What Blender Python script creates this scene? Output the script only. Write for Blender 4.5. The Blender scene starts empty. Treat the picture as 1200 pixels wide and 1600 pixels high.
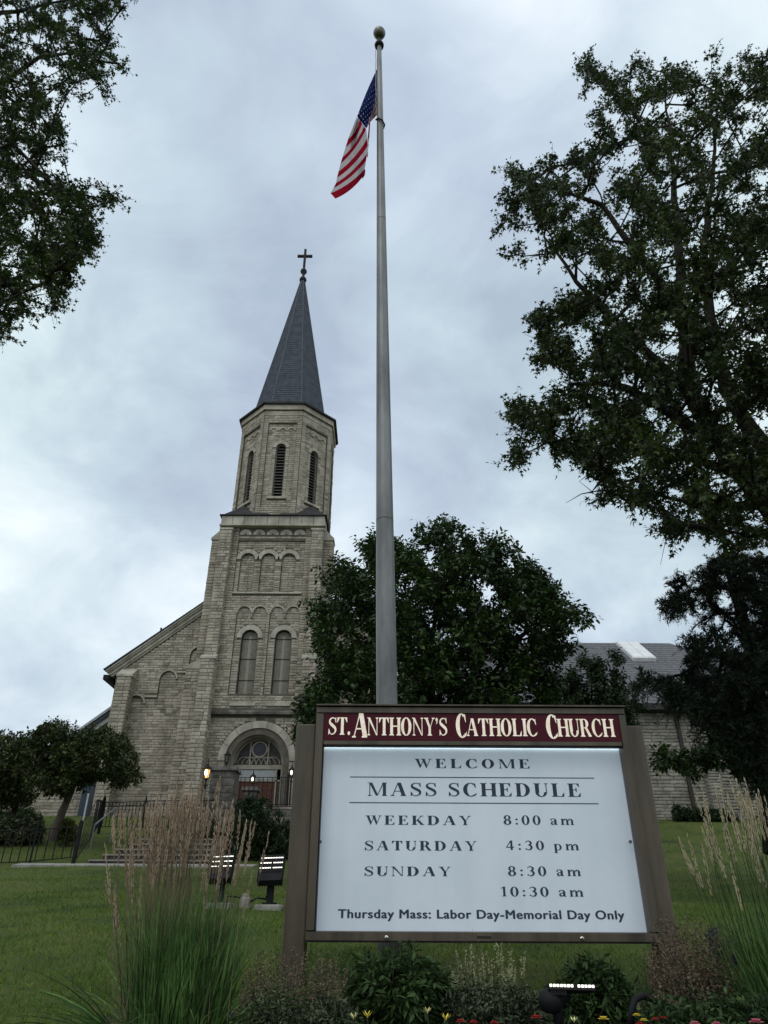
import bpy, math, random
import numpy as np
from mathutils import Vector, Matrix
from mathutils.geometry import tessellate_polygon
R = math.radians
random.seed(7)
sc = bpy.context.scene
col = sc.collection

# ---------------------------------------------------------------- camera
FPX = 1109.0
PITCH, ROLL = R(29.6), R(0.28)
cam_d = bpy.data.cameras.new('camera')
cam = bpy.data.objects.new('camera', cam_d)
col.objects.link(cam)
cam_d.sensor_fit = 'VERTICAL'; cam_d.sensor_height = 24.0
cam_d.lens = FPX / 1600 * 24.0
cam_d.clip_start = 0.05; cam_d.clip_end = 3000
CR = Matrix.Rotation(math.pi / 2 + PITCH, 3, 'X') @ Matrix.Rotation(ROLL, 3, 'Z')
cam.matrix_world = CR.to_4x4()
sc.camera = cam

# ---------------------------------------------------------------- sky
SUN_EL, SUN_AZ = R(52), R(205)
world = bpy.data.worlds.new('World'); sc.world = world
world.use_nodes = True
wn = world.node_tree; wn.nodes.clear()
def N(t, typ, **kw):
    n = t.nodes.new(typ)
    for k, v in kw.items():
        if k.startswith('i_'):
            key = k[2:]
            n.inputs[int(key) if key.isdigit() else key.replace('_', ' ')].default_value = v
        else: setattr(n, k, v)
    return n
def L(t, a, b, oa=0, ib=0):
    t.links.new(a.outputs[oa], b.inputs[ib])
def ramp(t, stops, interp='LINEAR'):
    r = t.nodes.new('ShaderNodeValToRGB'); cr = r.color_ramp; cr.interpolation = interp
    while len(cr.elements) > 1: cr.elements.remove(cr.elements[-1])
    cr.elements[0].position = stops[0][0]; cr.elements[0].color = (*stops[0][1], 1)
    for p, c in stops[1:]:
        e = cr.elements.new(p); e.color = (*c, 1)
    return r
tc = N(wn, 'ShaderNodeTexCoord')
sep = N(wn, 'ShaderNodeSeparateXYZ'); L(wn, tc, sep, 0, 0)
# cloud sheet seen from below: direction divided by its height keeps clouds flatter near the horizon
addz = N(wn, 'ShaderNodeMath', operation='ADD', i_1=0.55); L(wn, sep, addz, 2, 0)
mx = N(wn, 'ShaderNodeMath', operation='MAXIMUM', i_1=0.3); L(wn, addz, mx, 0, 0)
div = N(wn, 'ShaderNodeVectorMath', operation='DIVIDE')
cmb = N(wn, 'ShaderNodeCombineXYZ')
for i in range(3): L(wn, mx, cmb, 0, i)
wn.links.new(tc.outputs[0], div.inputs[0]); wn.links.new(cmb.outputs[0], div.inputs[1])
n1 = N(wn, 'ShaderNodeTexNoise', i_Scale=1.7, i_Detail=5.0, i_Roughness=0.48, i_Distortion=0.25)
n2 = N(wn, 'ShaderNodeTexNoise', i_Scale=4.6, i_Detail=8.0, i_Roughness=0.6, i_Distortion=0.6)
n3 = N(wn, 'ShaderNodeTexNoise', i_Scale=1.1, i_Detail=2.0, i_Roughness=0.4)
mp = N(wn, 'ShaderNodeMapping'); mp.inputs['Location'].default_value = (5.2, 2.4, 1.9)
L(wn, div, mp); 
for n in (n1, n2): L(wn, mp, n)
mp3 = N(wn, 'ShaderNodeMapping'); mp3.inputs['Location'].default_value = (7.1, 4.2, 1.3)
L(wn, div, mp3); L(wn, mp3, n3)
mixn = N(wn, 'ShaderNodeMath', operation='MULTIPLY', i_1=0.74); L(wn, n1, mixn, 0, 0)
mixn2 = N(wn, 'ShaderNodeMath', operation='MULTIPLY_ADD', i_1=0.26); L(wn, n2, mixn2, 0, 0); L(wn, mixn, mixn2, 0, 2)
rc = ramp(wn, [(0.37, (0.37, 0.43, 0.52)), (0.44, (0.47, 0.545, 0.62)), (0.50, (0.59, 0.665, 0.72)), (0.56, (0.72, 0.77, 0.81)), (0.63, (0.90, 0.92, 0.94))])
L(wn, mixn2, rc)
rt = ramp(wn, [(0.38, (0.96, 1.02, 1.0)), (0.62, (1.0, 0.99, 1.07))])
L(wn, n3, rt)
mul = N(wn, 'ShaderNodeMixRGB', blend_type='MULTIPLY'); mul.inputs[0].default_value = 1
L(wn, rc, mul, 0, 1); L(wn, rt, mul, 0, 2)
sky = N(wn, 'ShaderNodeTexSky'); sky.sky_type = 'NISHITA'; sky.sun_disc = False
sky.sun_elevation = SUN_EL; sky.sun_rotation = SUN_AZ; sky.air_density = 2; sky.dust_density = 4
bg_sky = N(wn, 'ShaderNodeBackground', i_Strength=0.05); L(wn, sky, bg_sky)
bg_cl = N(wn, 'ShaderNodeBackground', i_Strength=1.20); L(wn, mul, bg_cl)
mixs = N(wn, 'ShaderNodeMixShader', i_0=0.93)
wn.links.new(bg_sky.outputs[0], mixs.inputs[1]); wn.links.new(bg_cl.outputs[0], mixs.inputs[2])
wo = N(wn, 'ShaderNodeOutputWorld'); L(wn, mixs, wo)

sun_d = bpy.data.lights.new('sun', 'SUN'); sun_d.energy = 0.5; sun_d.angle = R(25); sun_d.color = (1.0, 0.95, 0.88)
sun = bpy.data.objects.new('sun', sun_d); col.objects.link(sun)
# light from behind the camera's right shoulder, high up
sv = Vector((math.sin(SUN_AZ) * math.cos(SUN_EL), math.cos(SUN_AZ) * math.cos(SUN_EL), math.sin(SUN_EL)))
sun.rotation_euler = sv.to_track_quat('Z', 'Y').to_euler()

sc.view_settings.view_transform = 'Standard'; sc.view_settings.look = 'None'
sc.view_settings.exposure = 0.13; sc.view_settings.gamma = 1.0
sc.view_settings.use_curve_mapping = False
sc.cycles.max_bounces = 6; sc.cycles.diffuse_bounces = 3; sc.cycles.transmission_bounces = 4; sc.cycles.transparent_max_bounces = 8

# ---------------------------------------------------------------- helpers
def P(px, py, Y):
    """point on the ray of a photograph pixel at distance Y in front of the eye (eye = origin)"""
    d = CR @ Vector(((px - 600) / FPX, -(py - 800) / FPX, -1))
    return d * (Y / d.y)
def proj(v):
    c = CR.transposed() @ Vector(v)
    return 600 + FPX * c.x / -c.z, 800 - FPX * c.y / -c.z
GY = [-60, -5, 0, 3, 5.2, 8, 12, 18, 24, 30, 36, 45, 3000]
GZ = [-1.5, -1.25, -1.0, -.68, -.42, -.14, .17, .68, 1.26, 2.45, 3.95, 4.2, 4.3]
def gz(x, y):
    b = float(np.interp(y, GY, GZ))
    return b + 0.025 * math.sin(x * .9 + y * .4) + 0.02 * math.sin(y * 1.1 - x * .35)

def tag(o, label=None, cat=None, group=None, kind=None):
    if label: o['label'] = label
    if cat: o['category'] = cat
    if group: o['group'] = group
    if kind: o['kind'] = kind
    return o
def thing(name, label, cat, loc=(0, 0, 0), group=None):
    o = bpy.data.objects.new(name, None); col.objects.link(o); o.location = loc
    o.empty_display_size = .2
    return tag(o, label, cat, group)
def link(name, me, parent=None, smooth=False):
    o = bpy.data.objects.new(name, me); col.objects.link(o)
    if parent is not None:
        o.parent = parent
        o.matrix_parent_inverse = Matrix.Translation(-Vector(world_loc(parent)))
    if smooth:
        me.polygons.foreach_set('use_smooth', [True] * len(me.polygons))
    return o
def world_loc(o):
    v = Vector((0, 0, 0))
    while o is not None and o.type == 'EMPTY':
        v = v + o.location; o = o.parent
    return v

class MB:
    def __init__(s): s.v = []; s.f = []; s.mi = []
    def add(s, vs, fs, mi=0):
        b = len(s.v); s.v += [tuple(v) for v in vs]; s.f += [tuple(b + i for i in f) for f in fs]; s.mi += [mi] * len(fs)
    def box(s, x0, y0, z0, x1, y1, z1, mi=0, M=None, ch=0):
        c = [(x0, y0, z0), (x1, y0, z0), (x1, y1, z0), (x0, y1, z0), (x0, y0, z1), (x1, y0, z1), (x1, y1, z1), (x0, y1, z1)]
        if M is not None: c = [M @ Vector(p) for p in c]
        s.add(c, [(3, 2, 1, 0), (4, 5, 6, 7), (0, 1, 5, 4), (1, 2, 6, 5), (2, 3, 7, 6), (3, 0, 4, 7)], mi); return s
    def hexa(s, c, mi=0):
        s.add(c, [(3, 2, 1, 0), (4, 5, 6, 7), (0, 1, 5, 4), (1, 2, 6, 5), (2, 3, 7, 6), (3, 0, 4, 7)], mi); return s
    def tube(s, pts, rad, n=8, mi=0, cap=True):
        pts = [Vector(p) for p in pts]
        if not hasattr(rad, '__len__'): rad = [rad] * len(pts)
        rings = []; b = len(s.v); prev = None
        for i, p in enumerate(pts):
            t = (pts[min(i + 1, len(pts) - 1)] - pts[max(i - 1, 0)]).normalized()
            if prev is None:
                a = Vector((0, 0, 1)) if abs(t.z) < .9 else Vector((1, 0, 0))
                u = t.cross(a).normalized()
            else: u = (prev - t * prev.dot(t)).normalized()
            w = t.cross(u); prev = u
            for k in range(n):
                a = 2 * math.pi * k / n
                s.v.append(tuple(p + (u * math.cos(a) + w * math.sin(a)) * rad[i]))
        for i in range(len(pts) - 1):
            for k in range(n):
                k2 = (k + 1) % n
                s.f.append((b + i * n + k, b + i * n + k2, b + (i + 1) * n + k2, b + (i + 1) * n + k)); s.mi.append(mi)
        if cap:
            s.f.append(tuple(b + k for k in reversed(range(n)))); s.mi.append(mi)
            e = b + (len(pts) - 1) * n
            s.f.append(tuple(e + k for k in range(n))); s.mi.append(mi)
        return s
    def lathe(s, c, prof, n=16, mi=0, rot=0):
        """prof: list of (radius, z)"""
        b = len(s.v)
        for r, z in prof:
            for k in range(n):
                a = 2 * math.pi * k / n + rot
                s.v.append((c[0] + r * math.cos(a), c[1] + r * math.sin(a), c[2] + z))
        for i in range(len(prof) - 1):
            for k in range(n):
                k2 = (k + 1) % n
                s.f.append((b + i * n + k, b + i * n + k2, b + (i + 1) * n + k2, b + (i + 1) * n + k)); s.mi.append(mi)
        s.f.append(tuple(b + k for k in reversed(range(n)))); s.mi.append(mi)
        e = b + (len(prof) - 1) * n
        s.f.append(tuple(e + k for k in range(n))); s.mi.append(mi)
        return s
    def mesh(s, name, mats=()):
        me = bpy.data.meshes.new(name); me.from_pydata(s.v, [], s.f)
        for m in (mats if isinstance(mats, (list, tuple)) else [mats]): me.materials.append(m)
        if any(s.mi): me.polygons.foreach_set('material_index', s.mi)
        me.update(); return me
    def build(s, name, mats, parent=None, smooth=False):
        return link(name, s.mesh(name, mats), parent, smooth)

def np_mesh(name, V, F, mat, tone=None):
    """V (n,3), F (m,k) arrays -> mesh with optional per vertex tone attribute"""
    me = bpy.data.meshes.new(name)
    me.vertices.add(len(V)); me.vertices.foreach_set('co', np.asarray(V, np.float32).ravel())
    k = F.shape[1]; m = len(F)
    me.loops.add(m * k); me.loops.foreach_set('vertex_index', np.asarray(F, np.int32).ravel())
    me.polygons.add(m); me.polygons.foreach_set('loop_start', np.arange(0, m * k, k, dtype=np.int32))
    if tone is not None:
        at = me.attributes.new('tone', 'FLOAT', 'POINT'); at.data.foreach_set('value', np.asarray(tone, np.float32))
    me.materials.append(mat); me.update(calc_edges=True); return me

# ---------------------------------------------------------------- materials
def mat(name, c1, c2=None, rough=.7, metal=0.0, scale=4.0, detail=5.0, bump=0.0, bscale=None, spec=0.3, stretch=None,
        c3=None, emit=None, estr=0.0, coords='OBJ', lo=.35, hi=.65, bdist=.01, tone=0.0, transl=0.0, streak=0.0, sscale=1.0):
    m = bpy.data.materials.new(name); m.use_nodes = True; t = m.node_tree
    b = t.nodes['Principled BSDF']; out = t.nodes['Material Output']
    b.inputs['Roughness'].default_value = rough; b.inputs['Metallic'].default_value = metal
    b.inputs['Specular IOR Level'].default_value = spec
    geo = N(t, 'ShaderNodeNewGeometry')
    src = geo.outputs['Position']
    if stretch:
        mpn = N(t, 'ShaderNodeMapping'); mpn.inputs['Scale'].default_value = stretch; t.links.new(src, mpn.inputs[0]); src = mpn.outputs[0]
    colsock = None
    if c2:
        n = N(t, 'ShaderNodeTexNoise', i_Scale=scale, i_Detail=detail, i_Roughness=.62); t.links.new(src, n.inputs['Vector'])
        stops = [(lo, c1), (hi, c2)] if not c3 else [(lo, c1), ((lo + hi) / 2, c2), (hi, c3)]
        r = ramp(t, stops); L(t, n, r, 0, 0); colsock = r.outputs[0]
        if streak:   # rain streaks and soot: noise drawn out downwards
            ms_ = N(t, 'ShaderNodeMapping'); ms_.inputs['Scale'].default_value = (1.6 * sscale, 1.6 * sscale, .22 * sscale); t.links.new(geo.outputs['Position'], ms_.inputs[0])
            ns_ = N(t, 'ShaderNodeTexNoise', i_Scale=1.0, i_Detail=7.0, i_Roughness=.6); L(t, ms_, ns_)
            rs_ = ramp(t, [(.36, (1 - streak,) * 3), (.55, (1, 1, 1)), (.75, (1 + streak * .25,) * 3)]); L(t, ns_, rs_)
            mm_ = N(t, 'ShaderNodeMixRGB', blend_type='MULTIPLY'); mm_.inputs[0].default_value = 1; t.links.new(colsock, mm_.inputs[1]); L(t, rs_, mm_, 0, 2); colsock = mm_.outputs[0]
        if tone:
            a = N(t, 'ShaderNodeAttribute', attribute_name='tone')
            mr = N(t, 'ShaderNodeMapRange'); mr.inputs[3].default_value = 1 - tone; mr.inputs[4].default_value = 1 + tone
            t.links.new(a.outputs['Fac'], mr.inputs[0])
            vm = N(t, 'ShaderNodeVectorMath', operation='SCALE'); t.links.new(colsock, vm.inputs[0]); t.links.new(mr.outputs[0], vm.inputs['Scale'])
            colsock = vm.outputs[0]
        t.links.new(colsock, b.inputs['Base Color'])
    else: b.inputs['Base Color'].default_value = (*c1, 1)
    if bump:
        n = N(t, 'ShaderNodeTexNoise', i_Scale=bscale or scale * 4, i_Detail=6.0, i_Roughness=.65); t.links.new(src, n.inputs['Vector'])
        bp = N(t, 'ShaderNodeBump', i_Strength=bump, i_Distance=bdist); t.links.new(n.outputs[0], bp.inputs['Height']); L(t, bp, b, 0, b.inputs.find('Normal'))
    if emit:
        b.inputs['Emission Color'].default_value = (*emit, 1); b.inputs['Emission Strength'].default_value = estr
    if transl:
        tr = N(t, 'ShaderNodeBsdfTranslucent')
        if colsock: t.links.new(colsock, tr.inputs[0])
        else: tr.inputs[0].default_value = (*c1, 1)
        ms = N(t, 'ShaderNodeMixShader', i_0=transl); t.links.new(b.outputs[0], ms.inputs[1]); t.links.new(tr.outputs[0], ms.inputs[2])
        t.links.new(ms.outputs[0], out.inputs[0])
    return m
M = {}
M['stone'] = mat('limestone', (.315, .278, .212), (.41, .366, .288), c3=(.49, .44, .352), streak=.26, scale=.8, rough=.9, bump=.7, bscale=22, bdist=.03, tone=0)
M['stone2'] = mat('limestone_warm', (.275, .24, .182), (.375, .332, .258), c3=(.455, .407, .322), streak=.26, scale=1.5, rough=.9, bump=.7, bscale=20, bdist=.03)
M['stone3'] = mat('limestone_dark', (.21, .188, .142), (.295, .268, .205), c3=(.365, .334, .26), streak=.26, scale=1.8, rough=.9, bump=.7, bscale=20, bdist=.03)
M['mortar'] = mat('mortar', (.085, .075, .055), (.14, .125, .095), scale=3, rough=.95, bump=.4)
M['cut'] = mat('dressed_limestone', (.31, .285, .23), (.42, .392, .315), c3=(.50, .47, .385), streak=.22, scale=1.4, rough=.85, bump=.25, bscale=18)
M['cutdirty'] = mat('weathered_ledge', (.035, .032, .028), (.085, .08, .068), c3=(.17, .16, .13), scale=1.6, rough=.9, bump=.3)
M['hallstone'] = mat('hall_stone', (.19, .178, .15), (.29, .272, .225), c3=(.37, .35, .295), streak=.22, scale=1.1, rough=.9, bump=.8, bscale=14, bdist=.04)
M['hallstone2'] = mat('hall_stone_dark', (.15, .14, .115), (.24, .225, .185), c3=(.31, .29, .245), scale=1.7, rough=.9, bump=.8, bscale=14, bdist=.04)
M['slate'] = mat('slate', (.036, .044, .056), (.068, .080, .098), scale=2.5, rough=.75, bump=.3, bscale=30, spec=.3)
M['ridge'] = mat('ridge_copper', (.05, .06, .075), (.085, .10, .115), scale=3, rough=.5)
M['darkmetal'] = mat('black_iron', (.006, .006, .007), (.014, .014, .015), scale=6, rough=.65, spec=.2)
M['leadroof'] = mat('lead_roof', (.028, .028, .028), (.052, .051, .050), scale=3, rough=.85, spec=.15)
M['shingle'] = mat('asphalt_shingle', (.085, .087, .092), (.13, .132, .138), c3=(.165, .165, .17), scale=5, detail=8, rough=.95, bump=.5, bscale=40)
M['white'] = mat('white_paint', (.62, .62, .60), (.78, .78, .76), scale=3, rough=.6)
M['fascia'] = mat('grey_fascia', (.30, .31, .31), (.42, .43, .43), scale=3, rough=.6)
M['trim'] = mat('cream_trim', (.23, .215, .165), (.33, .31, .24), scale=3, rough=.6)
M['doorred'] = mat('red_door', (.075, .030, .019), (.115, .048, .029), scale=3, stretch=(6, 6, 1), rough=.6, spec=.2)
M['bluedoor'] = mat('blue_grey_paint', (.022, .035, .05), (.035, .05, .07), scale=2, rough=.5)
M['glass'] = mat('leaded_glass', (.035, .030, .028), (.07, .06, .052), scale=4, rough=.5, spec=.2)
M['screen'] = mat('frosted_screen', (.16, .155, .12), (.22, .21, .165), scale=5, rough=.75, spec=.15)
M['came'] = mat('lead_came', (.26, .245, .19), rough=.5)
M['louver'] = mat('louver_wood', (.12, .115, .10), (.20, .19, .165), scale=6, rough=.8)
M['void'] = mat('dark_interior', (.008, .008, .008), rough=.9)
M['bronze'] = mat('bronze_paint', (.060, .046, .029), (.092, .073, .047), c3=(.115, .093, .062), streak=.3, sscale=5, scale=6, stretch=(1, 1, .22), rough=.5, spec=.4, bump=.08, bscale=50, detail=9)
M['bronzedark'] = mat('bronze_dark', (.03, .026, .02), rough=.5)
M['red'] = mat('maroon_panel', (.062, .004, .011), (.075, .006, .014), scale=2, rough=.4, spec=.15)
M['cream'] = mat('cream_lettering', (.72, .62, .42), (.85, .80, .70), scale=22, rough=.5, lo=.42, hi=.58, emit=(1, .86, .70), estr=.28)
M['ink'] = mat('slate_ink', (.030, .048, .070), rough=.6)
M['steel'] = mat('galvanised_pole', (.11, .114, .112), (.18, .184, .18), c3=(.24, .245, .24), scale=3.5, stretch=(1, 1, .22), rough=.5, metal=.35, spec=.4, bump=.05, bscale=40)
M['chrome'] = mat('bright_screw', (.6, .58, .52), rough=.25, metal=1)
M['concrete'] = mat('concrete', (.20, .19, .165), (.34, .325, .285), scale=5, rough=.95, bump=.4, bscale=50)
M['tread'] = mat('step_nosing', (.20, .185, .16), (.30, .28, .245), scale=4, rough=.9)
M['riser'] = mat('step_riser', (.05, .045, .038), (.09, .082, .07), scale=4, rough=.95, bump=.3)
M['pillar'] = mat('grey_block', (.065, .062, .055), (.115, .11, .098), c3=(.16, .155, .14), scale=2.4, rough=.95, bump=.9, bscale=9, bdist=.05)
M['bark'] = mat('bark', (.014, .011, .009), (.036, .029, .023), scale=7, stretch=(1, 1, .25), rough=.95, bump=.8, bscale=16, bdist=.03)
M['barkdark'] = mat('spruce_bark', (.010, .009, .008), (.024, .020, .017), scale=7, stretch=(1, 1, .25), rough=1, spec=.1, bump=.8, bscale=16, bdist=.03)
M['barkgrey'] = mat('bark_grey', (.045, .037, .028), (.105, .088, .068), scale=7, stretch=(1, 1, .3), rough=.95, bump=.8, bscale=16, bdist=.03)
M['maple'] = mat('maple_leaf', (.020, .040, .009), (.055, .085, .016), scale=.6, rough=.5, tone=.55, transl=.22, spec=.3)
M['mapler'] = mat('silver_maple_leaf', (.024, .040, .014), (.070, .100, .024), scale=.55, rough=.5, tone=.6, transl=.20, spec=.35)
M['ash'] = mat('lilac_leaf', (.018, .040, .010), (.048, .092, .017), scale=.55, rough=.5, tone=.55, transl=.15, spec=.3)
M['crab'] = mat('crabapple_leaf', (.022, .040, .010), (.060, .078, .018), scale=.9, rough=.55, tone=.6, transl=.18)
M['spruce'] = mat('spruce_needle', (.012, .021, .011), (.030, .047, .022), scale=1.2, rough=.75, tone=.5)
M['yew'] = mat('yew_leaf', (.010, .026, .007), (.028, .056, .014), scale=2.5, rough=.55, tone=.6, transl=.12)
M['lime'] = mat('golden_shrub_leaf', (.06, .085, .015), (.12, .14, .03), scale=2.5, rough=.6, tone=.5, transl=.2)
M['lawn'] = mat('lawn_soil', (.032, .050, .007), (.068, .092, .013), scale=.9, detail=8, rough=.95, c3=(.085, .10, .022), bump=.8, bscale=35, bdist=.04, lo=.3, hi=.7)
M['blade'] = mat('grass_blade', (.048, .100, .011), (.105, .172, .020), scale=.9, detail=8, rough=.7, spec=.15, c3=(.19, .205, .052), lo=.28, hi=.72, tone=.5, transl=.25)
M['reed'] = mat('reed_blade', (.034, .082, .020), (.11, .20, .052), scale=9, rough=.6, spec=.2, tone=.75, transl=.2)
M['plume'] = mat('grass_plume', (.36, .265, .18), (.56, .44, .315), scale=14, rough=.85, transl=.2)
M['plume2'] = mat('grass_plume_pale', (.42, .36, .23), (.60, .53, .36), scale=14, rough=.85, transl=.2)
M['straw'] = mat('dry_straw', (.20, .15, .09), (.34, .27, .17), scale=8, rough=.9, tone=.4)
M['sage'] = mat('spent_flower_spike', (.095, .062, .040), (.20, .145, .095), scale=6, rough=.85, tone=.6)
M['sagegr'] = mat('sage_leaf', (.036, .050, .024), (.078, .095, .042), scale=4, rough=.7, tone=.6)
M['peony'] = mat('peony_leaf', (.020, .042, .012), (.048, .085, .024), scale=4, rough=.65, tone=.6, transl=.15, spec=.2)
M['paleblade'] = mat('pale_seed_head', (.30, .31, .15), (.50, .50, .28), scale=9, rough=.8, tone=.4, transl=.2)
M['soil'] = mat('mulch', (.018, .014, .010), (.05, .04, .028), scale=10, rough=1, bump=.8)
M['purple'] = mat('purple_flower', (.03, .018, .09), (.06, .03, .13), scale=9, rough=.7, tone=.3)
M['fyellow'] = mat('yellow_petal', (.75, .55, .04), (.85, .72, .12), scale=20, rough=.6)
M['fpale'] = mat('pale_yellow_petal', (.70, .66, .22), (.8, .78, .4), scale=20, rough=.6)
M['fred'] = mat('red_petal', (.42, .012, .012), (.60, .03, .03), scale=20, rough=.6)
M['fpink'] = mat('pink_petal', (.62, .14, .22), (.75, .28, .34), scale=20, rough=.6)
M['flagblue'] = mat('flag_blue', (.006, .014, .080), (.009, .022, .11), scale=6, rough=.9, spec=.03, transl=.3)
M['flagred'] = mat('flag_red', (.26, .004, .016), (.34, .006, .024), scale=5, rough=.9, spec=.03, transl=.3)
M['flagwhite'] = mat('flag_white', (.48, .44, .45), (.60, .56, .57), scale=5, rough=.9, spec=.03, transl=.3)
M['led'] = mat('led', (.9, .9, .85), emit=(1, .96, .85), estr=2.2)
M['warmlamp'] = mat('warm_lamp_glass', (.9, .6, .2), emit=(1, .58, .2), estr=.8)
M['coollamp'] = mat('bulb', (.9, .9, .8), emit=(1, .93, .72), estr=5)
M['lampglass'] = mat('smoked_lamp_glass', (.08, .075, .06), rough=.2, spec=.6)
M['striplight'] = mat('sign_light_strip', (.9, .95, 1), emit=(.80, .93, 1), estr=3.2)
M['signface'] = mat('backlit_acrylic', (.54, .59, .62), (.61, .65, .67), streak=.06, sscale=3, scale=1.6, rough=.32, emit=(.50, .62, .74), estr=.17)
# ================================================================ terrain
def build_ground():
    xs = np.concatenate([np.linspace(-400, -40, 10), np.linspace(-36, 36, 73), np.linspace(40, 400, 10)])
    ys = np.concatenate([np.linspace(-60, -2, 12), np.linspace(-1, 48, 99), np.array([52, 60, 80, 120, 200, 400, 900])])
    V = np.array([(x, y, gz(x, y)) for y in ys for x in xs]); nx = len(xs)
    F = np.array([(j * nx + i, j * nx + i + 1, (j + 1) * nx + i + 1, (j + 1) * nx + i) for j in range(len(ys) - 1) for i in range(nx - 1)])
    o = link('lawn', np_mesh('lawn', V, F, M['lawn']), smooth=True); tag(o, kind='structure')
build_ground()

# ================================================================ masonry
class Stones:
    """collects rock faced blocks; the largest 300 in the picture become objects, the rest one joined mesh"""
    def __init__(s): s.items = []
    def wall(s, o, u, n, outer, holes=(), course=.15, lmin=.22, lmax=.62, proud=.03, rnd=None, skipvis=False, gap=.016):
        """o origin, u horizontal unit, n outward unit; outer / holes polygons in (u, z) local, z absolute"""
        rnd = rnd or random
        o = Vector(o); u = Vector(u).normalized(); n = Vector(n).normalized()
        zs = [p[1] for p in outer]; z = min(zs); zt = max(zs)
        def spans(poly, zz):
            xs = []; m = len(poly)
            for i in range(m):
                (ax, az), (bx, bz) = poly[i], poly[(i + 1) % m]
                if (az > zz) != (bz > zz): xs.append(ax + (bx - ax) * (zz - az) / (bz - az))
            xs.sort(); return [(xs[i], xs[i + 1]) for i in range(0, len(xs) - 1, 2)]
        def inter(A, B):
            return [(max(a[0], b[0]), min(a[1], b[1])) for a in A for b in B if min(a[1], b[1]) - max(a[0], b[0]) > .06]
        def ext(poly, z0, z1):
            xs = []
            m = len(poly)
            for i in range(m):
                (ax, az), (bx, bz) = poly[i], poly[(i + 1) % m]
                for zz in (z0, z1):
                    if (az - zz) * (bz - zz) < 0: xs.append(ax + (bx - ax) * (zz - az) / (bz - az))
                if z0 <= az <= z1: xs.append(ax)
            return (min(xs), max(xs)) if xs else None
        def at(poly, zz):
            xs = []
            m = len(poly)
            for i in range(m):
                (ax, az), (bx, bz) = poly[i], poly[(i + 1) % m]
                if (az - zz) * (bz - zz) <= 0 and az != bz: xs.append(ax + (bx - ax) * (zz - az) / (bz - az))
            return (min(xs), max(xs)) if xs else None
        while z < zt - .05:
            h = course * rnd.uniform(.82, 1.2)
            if z + h > zt - .07: h = zt - z
            segs = inter(inter(spans(outer, z + .004), spans(outer, z + h - .004)), spans(outer, z + h / 2))
            if segs:
                for e in [sp for hp in holes for zz in (z + .002, z + h / 2, z + h - .002) for sp in spans(hp, zz)]:
                    ns = []
                    for (p, q) in segs:
                        if e[1] <= p or e[0] >= q: ns.append((p, q)); continue
                        if e[0] - p > .05: ns.append((p, e[0]))
                        if q - e[1] > .05: ns.append((e[1], q))
                    segs = ns
                for (p, q) in segs:
                    x = p
                    while x < q - .01:
                        l = rnd.uniform(lmin, lmax)
                        if q - x - l < lmin * .6: l = q - x
                        s.items.append((o + u * (x + l / 2) + Vector((0, 0, z + h / 2)), u, n, l - gap, h - gap, proud * rnd.uniform(.45, 1.25), rnd.randrange(100)))
                        x += l
            z += h
    def finish(s, parent, mats, visible, limit=300, name='stone', bulk='stonework'):
        scored = []
        for it in s.items:
            px, py = proj(it[0]); ok = visible(px, py, it)
            d = it[0].length
            area = it[3] * it[4] / (d * d) * abs(it[2].dot(it[0].normalized()))
            scored.append((area if ok else -1, it))
        scored.sort(key=lambda t: -t[0])
        protos = []
        for k in range(12):
            r_ = random.Random(k); v = []
            for (a, b) in ((-.5, -.5), (.5, -.5), (.5, .5), (-.5, .5)): v.append((a, b, 0))
            for (a, b) in ((-.5, -.5), (.5, -.5), (.5, .5), (-.5, .5)):
                v.append((a * r_.uniform(.93, .985), b * r_.uniform(.82, .93), r_.uniform(.45, .85)))
            v.append((r_.uniform(-.25, .25), r_.uniform(-.2, .2), r_.uniform(.85, 1.35)))
            f = [(0, 1, 5, 4), (1, 2, 6, 5), (2, 3, 7, 6), (3, 0, 4, 7), (4, 5, 8), (5, 6, 8), (6, 7, 8), (7, 4, 8)]
            me = bpy.data.meshes.new(name); me.from_pydata(v, [], f); me.materials.append(mats[k % len(mats)]); me.update()
            protos.append((me, v, f))
        mb = MB()
        for i, (a, it) in enumerate(scored):
            c, u, n, l, h, pr, k = it
            X = u * l; Y = Vector((0, 0, 1)) * h; Z = n * pr
            if X.cross(Y).dot(Z) < 0: X = -X
            me, v, f = protos[k % 12]
            if i < limit and a > 0:
                ob = bpy.data.objects.new(name, me); col.objects.link(ob); ob.parent = parent
                m4 = Matrix((( X.x, Y.x, Z.x, c.x), (X.y, Y.y, Z.y, c.y), (X.z, Y.z, Z.z, c.z), (0, 0, 0, 1)))
                ob.matrix_parent_inverse = Matrix.Translation(-world_loc(parent)); ob.matrix_basis = m4
            else:
                mb.add([c + X * p[0] + Y * p[1] + Z * p[2] for p in v], f, k % 12 % len(mats))
        o = mb.build(bulk, mats, parent); o['kind'] = 'stuff'
        return o

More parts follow.
